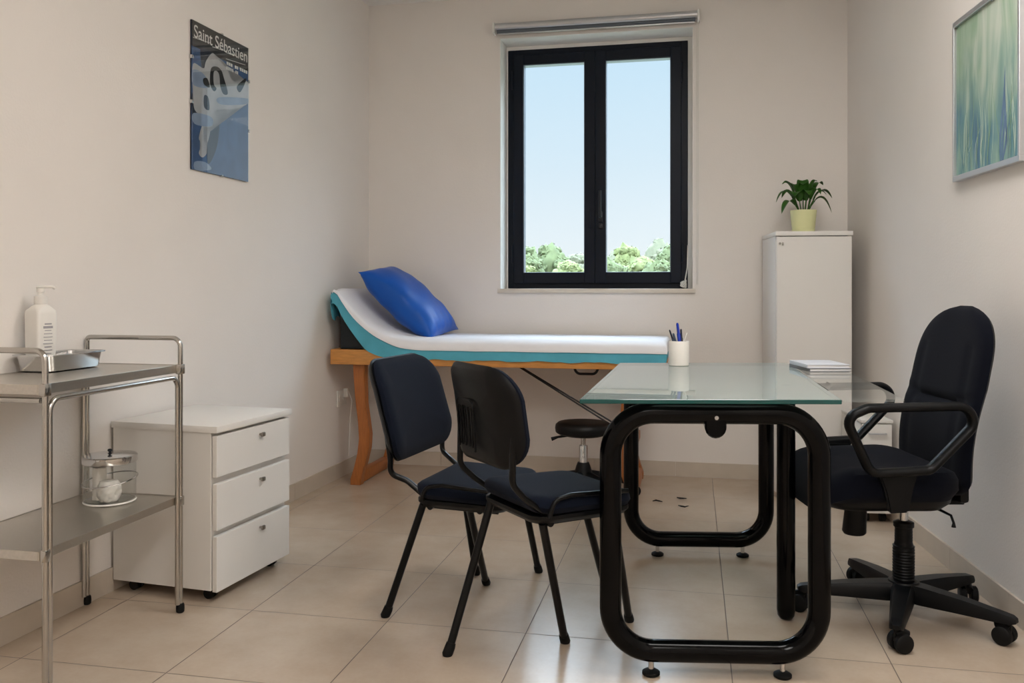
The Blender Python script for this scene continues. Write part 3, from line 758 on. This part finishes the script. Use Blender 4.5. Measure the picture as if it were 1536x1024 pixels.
for x in (tx0-.004-rr, tx1+.004+rr):
    bm = new_bm(); y0, y1 = ty0+.015, ty1-.015
    add_tube(bm, fillet([(x, y0, .03), (x, y0, TT-.037), (x, y1, TT-.037), (x, y1, .03)], .035), rr, 14); obj('side_frame', bm, M['tube'], tr)
for y in (ty0, ty1):
    bm = new_bm(); xa, xb = tx0-.004-rr, tx1+.004+rr
    add_tube(bm, fillet([(xa, y, TT-.005), (xa, y, TT+.088), (xb, y, TT+.088), (xb, y, TT-.005)], [0, .012, .028, 0]), rr, 14); obj('handle', bm, M['tube'], tr)
tube_obj('cross_bar', [(tx0, ty0, TT-.04), (tx1, ty0, TT-.04)], rr, M['tube'], tr)

# instrument tray on the trolley
it = thing('instrument_tray', 'shallow stainless steel tray on top of the trolley', 'tray', (-1.900, 2.297, TT+.001))
bm = new_bm(); prof = [(.012, .0, .0), ]
outer = [(.050, .10, .0), (.058, .110, .003), (.062, .120, .048), (.070, .128, .050), (.0705, .1285, .048)]
inner = [(.070, .128, .0515), (.060, .118, .049), (.056, .108, .005), (.048, .098, .0025)]
rings = [[Vector((a, b, z)) for a, b in rrect(hx, hy, .022, 5)] for hx, hy, z in outer+inner]
add_rings(bm, rings, True, True); obj('pan', bm, M['chrome'], it)
# soap bottle
sb = thing('pump_bottle', 'white plastic pump bottle standing in the steel tray on the trolley', 'bottle', (-1.924, 2.243, TT+.0038), math.radians(-14))
bm = new_bm(); bp = []
for s, z in ((.027, 0), (.030, .004), (.0305, .02), (.0325, .08), (.0335, .168), (.032, .178), (.024, .192), (.016, .197), (.0155, .2)):
    bp.append([Vector((a, b, z)) for a, b in rrect(s, s, .010 if z < .18 else s*.95, 6)])
add_rings(bm, bp); body = obj('body', bm, M['whitep'], sb)
bm = new_bm(); lathe(bm, [(.018, .197), (.0185, .199), (.0185, .220), (.016, .222), (.008, .224), (.008, .232), (.0115, .234), (.0115, .244), (.006, .246)], seg=24); obj('collar', bm, M['whitep'], sb)
bm = new_bm(); add_tube(bm, fillet([(-.007, -.010, .249), (.017, .026, .2495), (.0215, .032, .244)], .008), .0045, 10, ry=.007); obj('pump_head', bm, M['whitep'], sb)
bm = new_bm()
for k, (w, h) in enumerate(((.022, .004), (.03, .007), (.02, .002), (.026, .002), (.028, .002), (.024, .002), (.03, .002), (.022, .003), (.026, .002), (.02, .002), (.028, .002))):
    z = .138-k*.0098
    add_box(bm, (.0318, -w/2, z-h/2), (.0342, w/2, z+h/2))
obj('label_print', bm, M['ink'], body, smooth=False)

# glass jar on the lower shelf
jx, jy, jz = -1.803, 2.396, .3722
gj = thing('lidded_jar', 'clear cylindrical jar with a chrome lid on the lower trolley shelf', 'jar', (jx, jy, jz))
bm = new_bm(); lathe(bm, [(.070, .0), (.076, .002), (.0775, .008), (.0775, .131), (.0745, .131), (.0745, .012), (.06, .009), (.02, .009)], seg=40); obj('glass_body', bm, M['acrylic'], gj)
bm = new_bm(); lathe(bm, [(.0775, .003), (.0785, .005), (.0775, .0075), (.074, .008)], seg=40, cap0=False, cap1=False); obj('base_ring', bm, M['whitep'], gj)
bm = new_bm(); lathe(bm, [(.0795, .126), (.081, .128), (.081, .146), (.078, .149), (.05, .151), (.02, .152)], seg=40); ld = obj('lid', bm, M['chrome'], gj)
bm = new_bm(); lathe(bm, [(.009, .151), (.004, .154), (.0035, .158), (.007, .161), (.0075, .164), (.004, .167)], seg=18); obj('knob', bm, M['dk'], ld)
bm = new_bm(); add_tube(bm, [Vector((.081*math.cos(a), .081*math.sin(a), .07+.012*math.sin(a+.5))) for a in [2*PI*k/40 for k in range(40)]], .0022, 8, True); obj('wire_band', bm, M['chrome'], gj)
for k, (dx, dy, h, r, lb) in enumerate(((-.028, -.012, .10, .02, 'tall white gauze roll inside the jar on the trolley'), (.012, -.02, .062, .034, 'crumpled cotton wad low inside the jar on the trolley'))):
    bm = new_bm(); prof = []
    rg = []
    for q in range(9):
        z = h*q/8; rad = r*(.75+.3*math.sin(PI*q/8)) if k else r
        rg.append([Vector((dx+rad*math.cos(2*PI*i/20)*(1+.12*math.sin(3*i+q+k)), dy+rad*math.sin(2*PI*i/20)*(1+.12*math.sin(2*i+q*1.7)), z+.0095)) for i in range(20)])
    add_rings(bm, rg); o = obj('gauze_roll' if k == 0 else 'cotton_wad', bm, M['tissue'], None, True, 60, loc=(jx, jy, jz)); tag(o, lb, 'cotton', None)

# ------------------------------------------------------------------ tall cabinet and plant
tc = thing('tall_cabinet', 'tall narrow white cabinet in the far right corner', 'cabinet', (.404, 4.462, 0), math.radians(5.2))
# local: origin near left bottom corner, +X along the front, +Y towards the wall
CW, CD, CH = .366, .39, 1.332
bm = new_bm()
add_box(bm, (0, .02, .03), (.018, CD, CH-.022), .001); add_box(bm, (CW-.018, .02, .03), (CW, CD, CH-.022), .001)
add_box(bm, (.018, CD-.012, .03), (CW-.018, CD, CH-.022)); add_box(bm, (.018, .02, .03), (CW-.018, CD-.012, .05)); 
obj('carcass', bm, M['white'], tc, smooth=False)
box_obj('top_panel', (-.003, -.004, CH-.022), (CW+.003, CD, CH), M['white'], tc, .0015)
bm = new_bm(); add_box(bm, (.003, 0, .034), (CW-.003, .018, CH-.026), .0015); dd = obj('door', bm, M['white'], tc, smooth=False)
bm = new_bm(); add_tube(bm, [(.018, .001, 1.272), (.018, -.006, 1.272)], .006, 10); add_box(bm, (.028, -.007, 1.262), (.036, .001, 1.278), .002); obj('lock', bm, M['knob'], dd)
box_obj('plinth', (.006, .02, 0), (CW-.006, CD-.01, .031), M['skirt'], tc, .001)
pp = thing('potted_plant', 'green leafy plant in a pale lime pot on top of the tall cabinet', 'plant', (.553, 4.625, CH+.0002))
bm = new_bm(); lathe(bm, [(.052, .0), (.056, .002), (.057, .02), (.0555, .0205), (.0565, .023), (.0655, .112), (.0655, .116), (.062, .116), (.058, .1), (.02, .098)], seg=36); obj('pot', bm, M['pot'], pp)
bm = new_bm(); lathe(bm, [(.058, .099), (.05, .103), (.02, .106)], seg=24, cap0=False); obj('soil', bm, M['soil'], pp)
bm = new_bm()
rnd = random.Random(3)
def leaf(bm, az, base, up, out, L, w, droop):
    """one arching blade on a thin stalk"""
    d = Vector((math.cos(az), math.sin(az), 0)); s = Vector((-d.y, d.x, 0)); n = 14
    b0 = Vector((base*math.cos(az), base*math.sin(az), .1))
    pts = []
    for i in range(n+1):
        t = i/n; r = out*t; z = 1.42*up*math.sin(min(1, t*1.15)*PI*.5)-1.25*droop*max(0, t-.35)**2
        pts.append(b0+d*r+Vector((0, 0, z)))
    add_tube(bm, pts[:6], .0022, 6)
    rows = []
    for i in range(4, n+1):
        t = (i-4)/(n-4); ww = w*1.5*(math.sin(PI*min(1, t*.93+.07))**.75)*(1-.2*t)
        if i == n: ww = .0006
        tn = (pts[min(n, i+1)]-pts[i-1]).normalized(); nm = s.cross(tn)
        rows.append([pts[i]-s*ww+nm*ww*-.28, pts[i]-s*ww*.5+nm*ww*-.1, pts[i], pts[i]+s*ww*.5+nm*ww*-.1, pts[i]+s*ww+nm*ww*-.28])
    V = [[bm.verts.new(p) for p in r] for r in rows]
    for A, B in zip(V, V[1:]):
        for j in range(4): bm.faces.new((A[j], A[j+1], B[j+1], B[j]))
for az, up, out, L, w, dr_ in ((180, .10, .125, 0, .022, .16), (200, .06, .115, 0, .022, .17), (165, .12, .09, 0, .022, .03), (150, .125, .085, 0, .022, .04), (20, .125, .105, 0, .018, .05), (0, .10, .135, 0, .018, .12),
                            (-15, .075, .125, 0, .02, .2), (340, .09, .09, 0, .016, .07), (75, .13, .06, 0, .022, .02), (110, .12, .07, 0, .02, .04), (230, .085, .09, 0, .022, .08), (270, .09, .07, 0, .02, .08), (305, .10, .08, 0, .02, .1), (45, .12, .07, 0, .02, .03), (135, .10, .1, 0, .02, .1), (250, .11, .05, 0, .018, .03), (320, .12, .05, 0, .018, .02)):
    leaf(bm, math.radians(az+12), .012+rnd.random()*.012, up, out, L, w, dr_)
bmesh.ops.solidify(bm, geom=[f for f in bm.faces if len(f.verts) == 4], thickness=.0006)
obj('foliage', bm, M['leaf'], pp, True, 70)

# ------------------------------------------------------------------ small white pedestal by the right wall
ps = thing('side_pedestal', 'small white drawer pedestal on castors by the right wall behind the office chair', 'pedestal', (.736, 4.075, 0), math.radians(5.2))
PW, PD, PH = .132, .34, .462
box_obj('carcass', (0, .016, .042), (PW, PD, PH-.014), M['white'], ps, .002); box_obj('top_panel', (-.003, -.003, PH-.014), (PW+.002, PD, PH), M['white'], ps, .002)
for a, b in ((.046, .24), (.245, .442)):
    bm = new_bm(); add_box(bm, (.003, 0, a), (PW-.003, .016, b), .0015); d = obj('drawer', bm, M['white'], ps, smooth=False)
    bm = new_bm(); add_tube(bm, fillet([(.03, 0, b-.04), (.03, -.016, b-.04), (PW-.03, -.016, b-.04), (PW-.03, 0, b-.04)], .006), .004, 10); obj('handle', bm, M['alu'], d)
for x in (.03, PW-.03):
    for y in (.05, PD-.04):
        bm = new_bm(); add_tube(bm, [(x-.012, y, .019), (x+.012, y, .019)], .0188, 16); add_tube(bm, [(x, y, .02), (x, y, .043)], .008, 10); obj('caster', bm, M['rubber'], ps)

# ------------------------------------------------------------------ poster on the left wall
py0, py1, pz0, pz1 = 3.085, 3.51, 1.522, 2.118
PWD, PHT = py1-py0, pz1-pz0
po = thing('poster', 'blue and black art poster under glass hung high on the left wall', 'poster', (LX(py0)+.002, py0, pz0))
po.rotation_euler = (0, 0, -math.atan(.0256))
PD = lambda a, b, d: Vector((d, a*PWD, (1-b)*PHT))      # a across, b down, d out of the wall
def pz(x, y):
    a = (x-107)/293; t = 60+165*a; return (a, (y-t)/(890+70*a-t))
box_obj('backing', (0, 0, 0), (.006, PWD, PHT), M['pnavy'], po, .0008, smooth=False)
lay = [.0062]
def flat(name, polys, m, px=True):
    bm = new_bm()
    for P in polys:
        Q = [pz(*p) if px else p for p in P]
        Q = [(min(1, max(0, a)), min(1, max(0, b))) for a, b in Q]
        prism(bm, Q, PD, lay[0], lay[0]+.00025)
    bmesh.ops.triangulate(bm, faces=[f for f in bm.faces if len(f.verts) > 4])
    lay[0] += .0003
    return obj(name, bm, m, po, smooth=False)
def bez(P, n=5):
    """round a polygon off (closed Catmull-Rom)"""
    out = []; N = len(P)
    for i in range(N):
        p0, p1, p2, p3 = P[i-1], P[i], P[(i+1) % N], P[(i+2) % N]
        for k in range(n):
            t = k/n
            out.append(tuple(.5*((2*p1[j])+(-p0[j]+p2[j])*t+(2*p0[j]-5*p1[j]+4*p2[j]-p3[j])*t*t+(-p0[j]+3*p1[j]-3*p2[j]+p3[j])*t**3) for j in (0, 1)))
    return out
flat('print_field', [[(.0, .16), (1, .16), (1, 1), (0, 1)]], M['pblue'], False)
flat('print_header', [[(0, 0), (1, 0), (1, .175), (0, .175)]], M['pblack'], False)
flat('print_shadow', [bez([(150, 215), (190, 235), (215, 262), (215, 300), (180, 300), (160, 340), (150, 290)]), bez([(108, 470), (150, 500), (175, 560), (150, 640), (112, 600)]), bez([(200, 560), (240, 600), (230, 760), (185, 860), (180, 700)])], M['pnavy'])
flat('print_figure', [bez([(112, 310), (150, 325), (165, 330), (175, 290), (205, 245), (225, 268), (270, 300), (292, 340), (300, 385), (330, 410), (350, 395), (380, 400), (398, 420), (398, 520), (360, 545), (300, 560), (240, 555), (200, 600), (195, 680), (170, 740), (160, 690), (165, 610), (120, 560), (112, 450)]),
                      bez([(160, 640), (195, 650), (188, 720), (172, 770), (178, 800), (158, 825), (140, 800), (155, 745), (140, 720)])], M['ppale'])
flat('print_folds', [bez([(112, 340), (160, 360), (190, 420), (170, 440), (112, 420)]), bez([(115, 580), (200, 600), (200, 650), (120, 640)]), bez([(240, 490), (390, 500), (398, 530), (250, 530)]), bez([(120, 850), (170, 850), (200, 890), (125, 895)])], M['ppale2'])
flat('print_hair', [bez([(198, 335), (222, 318), (250, 340), (266, 390), (285, 468), (262, 472), (246, 430), (240, 372), (222, 345), (208, 362), (204, 400), (226, 440), (212, 456), (194, 415)]), bez([(160, 390), (180, 386), (192, 435), (166, 422)]), bez([(335, 430), (385, 388), (376, 425), (350, 465)]), bez([(165, 482), (185, 492), (190, 560), (165, 545)])], M['pblack'])
flat('print_face', [bez([(212, 352), (228, 345), (240, 370), (242, 420), (230, 440), (212, 415)])], M['ppale'])
rnd = random.Random(5)
bars = []
for y0_, x0_, x1_, h in ((292, 278, 392, 17), (318, 276, 345, 17)):
    x = x0_
    while x < x1_-6:
        w = rnd.choice((6, 8, 9)); yy = y0_+.5*(x-x0_)
        if rnd.random() > .13: bars.append([(x, yy), (x+w, yy+w*.5), (x+w, yy+w*.5+h), (x, yy+h)])
        x += w+2.5
for x0_, x1_, y0_ in ((112, 195, 158), (205, 265, 208), (275, 325, 240), (275, 380, 275)):
    x = x0_
    while x < x1_: bars.append([(x, y0_+.36*(x-x0_)), (x+4, y0_+.36*(x-x0_)+2), (x+4, y0_+.36*(x-x0_)+6), (x, y0_+.36*(x-x0_)+4)]); x += 6
flat('print_caption', bars, M['pwhite'])
def text_mesh(name, s, h, width, mtx, m, parent):
    cu = bpy.data.curves.new(name, 'FONT'); cu.body = s; cu.size = 1; cu.extrude = .0; cu.offset = .006
    o = bpy.data.objects.new(name, cu); col.objects.link(o)
    dg = bpy.context.evaluated_depsgraph_get(); me = bpy.data.meshes.new_from_object(o.evaluated_get(dg))
    bpy.data.objects.remove(o)
    xs = [v.co.x for v in me.vertices]; ys = [v.co.y for v in me.vertices]
    x0, x1, y0, y1 = min(xs), max(xs), min(ys), max(ys)
    for v in me.vertices: v.co = mtx @ Vector(((v.co.x-x0)/(x1-x0)*width, (v.co.y-y0)/(y1-y0)*h, 0))
    me.materials.clear(); me.materials.append(m)
    o = bpy.data.objects.new(name, me); col.objects.link(o); o.parent = parent; return o
text_mesh('title_lettering', 'Saint S\u00e9bastien', .052, PWD*.94, Matrix.Translation((lay[0]+.0002, PWD*.03, PHT-.068)) @ Matrix(((0, 0, 1), (1, 0, 0), (0, 1, 0))).to_4x4(), M['pwhite'], po)
box_obj('cover_glass', (.0092, 0, 0), (.0112, PWD, PHT), M['poster_glass'], po, .0003, smooth=False)
bm = new_bm()
for a, b in ((-.002, .25), (-.002, .55), (1.002, .25), (1.002, .62)):
    c = PD(a, b, .006); add_box(bm, (0, c.y-.006, c.z-.007), (.0125, c.y+.006, c.z+.007), .001)
for a in (.5,):
    for b in (-.001, 1.001):
        c = PD(a, b, .006); add_box(bm, (0, c.y-.007, c.z-.004), (.0125, c.y+.007, c.z+.004), .001)
obj('clips', bm, M['chrome'], po)

# ------------------------------------------------------------------ framed picture on the right wall
def art_mat():
    m = bpy.data.materials.new('painted_reeds'); m.use_nodes = True
    nt = m.node_tree; b = nt.nodes['Principled BSDF']; N = nt.nodes.new; L = nt.links.new
    b.inputs['Roughness'].default_value = .55
    tc_ = N('ShaderNodeTexCoord'); mp = N('ShaderNodeMapping'); mp.inputs['Scale'].default_value = (9, 9, 1.8); mp.inputs['Rotation'].default_value = (.25, 0, 0)
    L(tc_.outputs['Object'], mp.inputs['Vector'])
    n = N('ShaderNodeTexNoise'); n.inputs['Scale'].default_value = 1.1; n.inputs['Detail'].default_value = 7; n.inputs['Distortion'].default_value = .8
    L(mp.outputs['Vector'], n.inputs['Vector'])
    r = N('ShaderNodeValToRGB'); cr = r.color_ramp
    cr.elements[0].position = .30; cr.elements[0].color = lin(116, 148, 112)
    cr.elements[1].position = .72; cr.elements[1].color = lin(206, 208, 196)
    e = cr.elements.new(.45); e.color = lin(152, 176, 152)
    e = cr.elements.new(.58); e.color = lin(186, 196, 182)
    L(n.outputs['Fac'], r.inputs['Fac'])
    r2 = N('ShaderNodeValToRGB'); c2 = r2.color_ramp
    c2.elements[0].position = .3; c2.elements[0].color = lin(66, 104, 140)
    c2.elements[1].position = .72; c2.elements[1].color = lin(186, 200, 184)
    e = c2.elements.new(.43); e.color = lin(96, 140, 150)
    e = c2.elements.new(.55); e.color = lin(140, 172, 160)
    L(n.outputs['Fac'], r2.inputs['Fac'])
    sp = N('ShaderNodeSeparateXYZ'); L(tc_.outputs['Object'], sp.inputs[0])
    n2 = N('ShaderNodeTexNoise'); n2.inputs['Scale'].default_value = 6; L(tc_.outputs['Object'], n2.inputs['Vector'])
    a = N('ShaderNodeMath'); a.operation = 'MULTIPLY_ADD'; a.inputs[1].default_value = .35; L(n2.outputs['Fac'], a.inputs[0]); L(sp.outputs[2], a.inputs[2])
    mr = N('ShaderNodeMapRange'); mr.inputs['From Min'].default_value = .32; mr.inputs['From Max'].default_value = .62; L(a.outputs[0], mr.inputs['Value'])
    mx = N('ShaderNodeMix'); mx.data_type = 'RGBA'; L(mr.outputs[0], mx.inputs['Factor']); L(r2.outputs['Color'], mx.inputs['A']); L(r.outputs['Color'], mx.inputs['B'])
    L(mx.outputs['Result'], b.inputs['Base Color'])
    return m
AY0, AY1, AZ0, AZ1 = 2.884, 3.403, 1.433, 2.012
ar = thing('framed_picture', 'framed green and blue painting of reeds on the right wall', 'picture', (RX(AY1)-.002, AY1, AZ0))
ar.rotation_euler = (0, 0, math.atan(.0915))    # local -Y runs towards the viewer along the wall, -X into the room
AW = (AY1-AY0); AH = AZ1-AZ0; fw = .02
bm = new_bm(); 
add_box(bm, (-.022, -AW, 0), (0, 0, fw), .002); add_box(bm, (-.022, -AW, AH-fw), (0, 0, AH), .002)
add_box(bm, (-.022, -fw*.6, fw-.001), (0, 0, AH-fw+.001), .002); add_box(bm, (-.022, -AW, fw-.001), (0, -AW+fw*.6, AH-fw+.001), .002)
obj('frame', bm, M['alu'], ar, smooth=False)
AM = art_mat(); bm = new_bm(); add_box(bm, (-.012, -AW+.01, .012), (-.004, -.01, AH-.012))
rnd = random.Random(11)
RC = [mat('reed_pale', (178, 198, 184), .6, var=.1), mat('reed_teal', (98, 142, 146), .6, var=.12), mat('reed_blue', (98, 126, 158), .6, var=.12), mat('reed_green', (136, 168, 140), .6, var=.12)]
for ci, rc in enumerate(RC):
    for k in range(11 if ci != 2 else 4):
        y = -.03-rnd.random()*(AW-.08) if ci != 2 else -AW*.70-rnd.random()*.10
        h = AH*(.18+.34*rnd.random()); x = -.0122-ci*.0002; w = .0014+.0022*rnd.random() if ci != 2 else .007
        bend = (rnd.random()-.5)*.12; z0 = .022; n = 10; R = []
        for i in range(n+1):
            t = i/n; yy = max(-AW+.022, min(-.022, y+bend*t*t+.006*math.sin(t*7+k))); ww = w*(math.sin(PI*(.12+.88*t))**.7+.05)
            R.append((bm.verts.new((x, yy-ww, z0+h*t)), bm.verts.new((x, yy+ww, z0+h*t))))
        for A, B in zip(R, R[1:]):
            f = bm.faces.new((A[0], A[1], B[1], B[0])); f.material_index = ci+1
obj('canvas', bm, [AM]+RC, ar, smooth=False)

# ------------------------------------------------------------------ bits on the floor by the wall
for k, (x, y, lb) in enumerate(((-.165, 4.28, 'dark curled scrap on the floor, leftmost of the scraps under the window wall'), (-.05, 4.36, 'dark scrap on the floor, farthest from the viewer of the right pair of scraps'), (-.04, 4.20, 'dark scrap on the floor, rightmost and nearest of the scraps'))):
    bm = new_bm(); r = random.Random(k+3)
    add_tube(bm, [Vector((x+.016*i-.03, y+.008*math.sin(i*1.7+k), .004+.003*abs(math.sin(i*2+k)))) for i in range(4)], [.002, .004, .0035, .0015], 7)
    tag(obj('floor_scrap', bm, M['bplastic']), lb, 'scrap', 'scraps on the floor')

# ------------------------------------------------------------------ outside
bm = new_bm(); add_box(bm, (-120, YB+.6, -1.2), (120, 260, -1.0)); struct('ground', bm, M['grass'], smooth=False)
def crown_mesh(seed, sx, sy, sz):
    """leafy crown: many small lumpy clumps over an egg-shaped core, bristling with leaves"""
    r = random.Random(seed); bm = new_bm(); blobs = [(Vector((0, 0, sz*.48)), Vector((sx*.8, sy*.8, sz*.46)))]
    for k in range(46):
        d = Vector((r.gauss(0, 1), r.gauss(0, 1), r.gauss(0, 1))).normalized(); q = .62+.3*r.random()
        wz = 1-.25*max(0, d.z)
        p = Vector((d.x*sx*q*wz, d.y*sy*q*wz, sz*(.5+.46*d.z*q)))
        rad = sx*(.20+.2*r.random()); blobs.append((p, Vector((rad, rad, rad*.85))))
    for p, rad in blobs:
        t = bmesh.new(); bmesh.ops.create_icosphere(t, subdivisions=3, radius=1)
        for v in t.verts:
            n = noise.noise(v.co*2.2+p)+.6*noise.noise(v.co*5+p)
            v.co = Vector([v.co[i]*rad[i]*(1+.34*n) for i in range(3)])+p
        merge(bm, t)
        for i in range(110):
            d = Vector((r.gauss(0, 1), r.gauss(0, 1), r.gauss(0, 1))).normalized()
            c = p+Vector([d[i]*rad[i] for i in range(3)])*(.85+.3*r.random()); s = .10+.13*r.random()
            u = d.orthogonal().normalized(); u.rotate(Matrix.Rotation(r.random()*6, 3, d)); w = d.cross(u)
            u = (u+d*(r.random()-.5)*1.4).normalized()
            bm.faces.new([bm.verts.new(c+u*s), bm.verts.new(c+w*s*.6), bm.verts.new(c-u*s), bm.verts.new(c-w*s*.6)])
    return bm
def tree(label, x, y, top, sx, m, seed):
    t = thing('tree', label, 'tree', (x, y, -1.0), random.Random(seed).random()*6, 'trees outside the window')
    h = top+1.0; sz = h*.8
    cr = obj('crown', crown_mesh(seed, sx, sx, sz), m, t, True, 60, recalc=False); cr.location = (0, 0, h-sz*1.05)
    bm = new_bm(); add_tube(bm, [(0, 0, 0), (.05, .02, h*.35), (0, .05, h*.6)], [.2, .16, .1], 10); obj('trunk', bm, M['bark'], t)
TREES = [
    ('pale olive tree cut by the left edge of the left pane', -18.3, 95, 6.2, 1.9, 'tree0', 1),
    ('tall rounded olive tree, the highest in the left pane', -16.5, 100, 7.05, 2.3, 'tree0', 2),
    ('low yellow-green bush at the lower right of the left pane', -12.3, 85, 4.25, 2.1, 'tree1', 3),
    ('pale hazy distant tree beside the centre stile in the left pane', -18.3, 140, 7.6, 2.9, 'tree2', 4),
    ('low green bush at the lower left of the left pane', -16.2, 80, 3.95, 1.7, 'tree0', 5),
    ('rounded light green tree at the left of the right pane', -7.4, 100, 6.9, 2.1, 'tree1', 6),
    ('low yellow-green bush in the middle of the right pane', -5.0, 88, 4.9, 2.2, 'tree1', 7),
    ('tall pale hazy tree at the right of the right pane', -5.3, 130, 9.2, 2.3, 'tree2', 8),
    ('green tree at the right edge of the right pane', -2.5, 100, 6.9, 1.8, 'tree0', 9),
    ('low pale green bush at the lower right of the right pane', -3.3, 84, 4.3, 2.0, 'tree0', 10),
    ('hazy distant treetop at the left edge of the right pane', -13.6, 150, 8.6, 2.0, 'tree2', 12),
    ('low green bush at the lower left of the right pane', -8.2, 83, 4.4, 2.0, 'tree0', 13),
    ('low pale bush under the tall tree in the middle of the left pane', -14.1, 72, 3.5, 1.7, 'tree1', 14),
]
for a in TREES: tree(a[0], a[1], a[2], a[3], a[4], M[a[5]], a[6])

# ------------------------------------------------------------------ light
LAMP = 16.2
for k, (lx, ly, ex, ey) in enumerate(((.42, 2.25, .36, .42), (.42, -.1, .36, .6))):  # mid-room ceiling lamp, then an unseen fill lamp added above and behind the camera
    cl = bpy.data.objects.new('trim_%d' % (k+2), None); col.objects.link(cl); cl['kind'] = 'structure'; cl.location = (lx, ly, ZC)  # parent of a lamp panel, not trim
    bm = new_bm(); add_box(bm, (-ex-.02, -ey-.02, -.04), (ex+.02, ey+.02, 0), .004); obj('lamp_housing', bm, M['whitep'], cl)
    bm = new_bm(); add_box(bm, (-ex, -ey, -.043), (ex, ey, -.0405)); obj('lamp_diffuser', bm, lamp_mat(), cl, smooth=False)

sun = bpy.data.lights.new('sun', 'SUN'); sun.energy = 1.2; sun.angle = .01; sun.color = (1, .95, .86)
so_ = bpy.data.objects.new('sun', sun); col.objects.link(so_); so_.rotation_euler = (math.radians(42), 0, math.radians(25))

w = bpy.data.worlds.new('sky'); scene.world = w; w.use_nodes = True
nt = w.node_tree; bg = nt.nodes['Background']; N = nt.nodes.new; L = nt.links.new
tc_ = N('ShaderNodeTexCoord'); sp = N('ShaderNodeSeparateXYZ'); L(tc_.outputs['Generated'], sp.inputs[0])
r = N('ShaderNodeValToRGB'); cr = r.color_ramp; cr.elements[0].position = 0.0; cr.elements[0].color = (.30, .33, .28, 1)
cr.elements[1].position = 1.0; cr.elements[1].color = (8., 10., 12.5, 1)
for p, c in ((.005, (.93, .97, 1.0, 1)), (.06, (.86, .94, 1.02, 1)), (.16, (.73, .88, 1.02, 1)), (.28, (.62, .83, 1.02, 1)), (.36, (8., 9.6, 11.5, 1))):
    e = cr.elements.new(p); e.color = c
L(sp.outputs[2], r.inputs['Fac']); L(r.outputs['Color'], bg.inputs['Color']); bg.inputs['Strength'].default_value = 1.0

# ------------------------------------------------------------------ camera
cam = bpy.data.cameras.new('camera'); co = bpy.data.objects.new('camera', cam); col.objects.link(co)
co.location = (0, 0, 1.04); co.rotation_euler = (PI/2, 0, math.radians(11.9))
cam.lens = 30.23; cam.sensor_width = 36; cam.shift_y = -77/1536; cam.clip_start = .02; cam.clip_end = 400
scene.camera = co
vs = scene.view_settings; vs.view_transform = 'Standard'; vs.look = 'None'; vs.exposure = 0.0; vs.gamma = 1; vs.use_curve_mapping = False
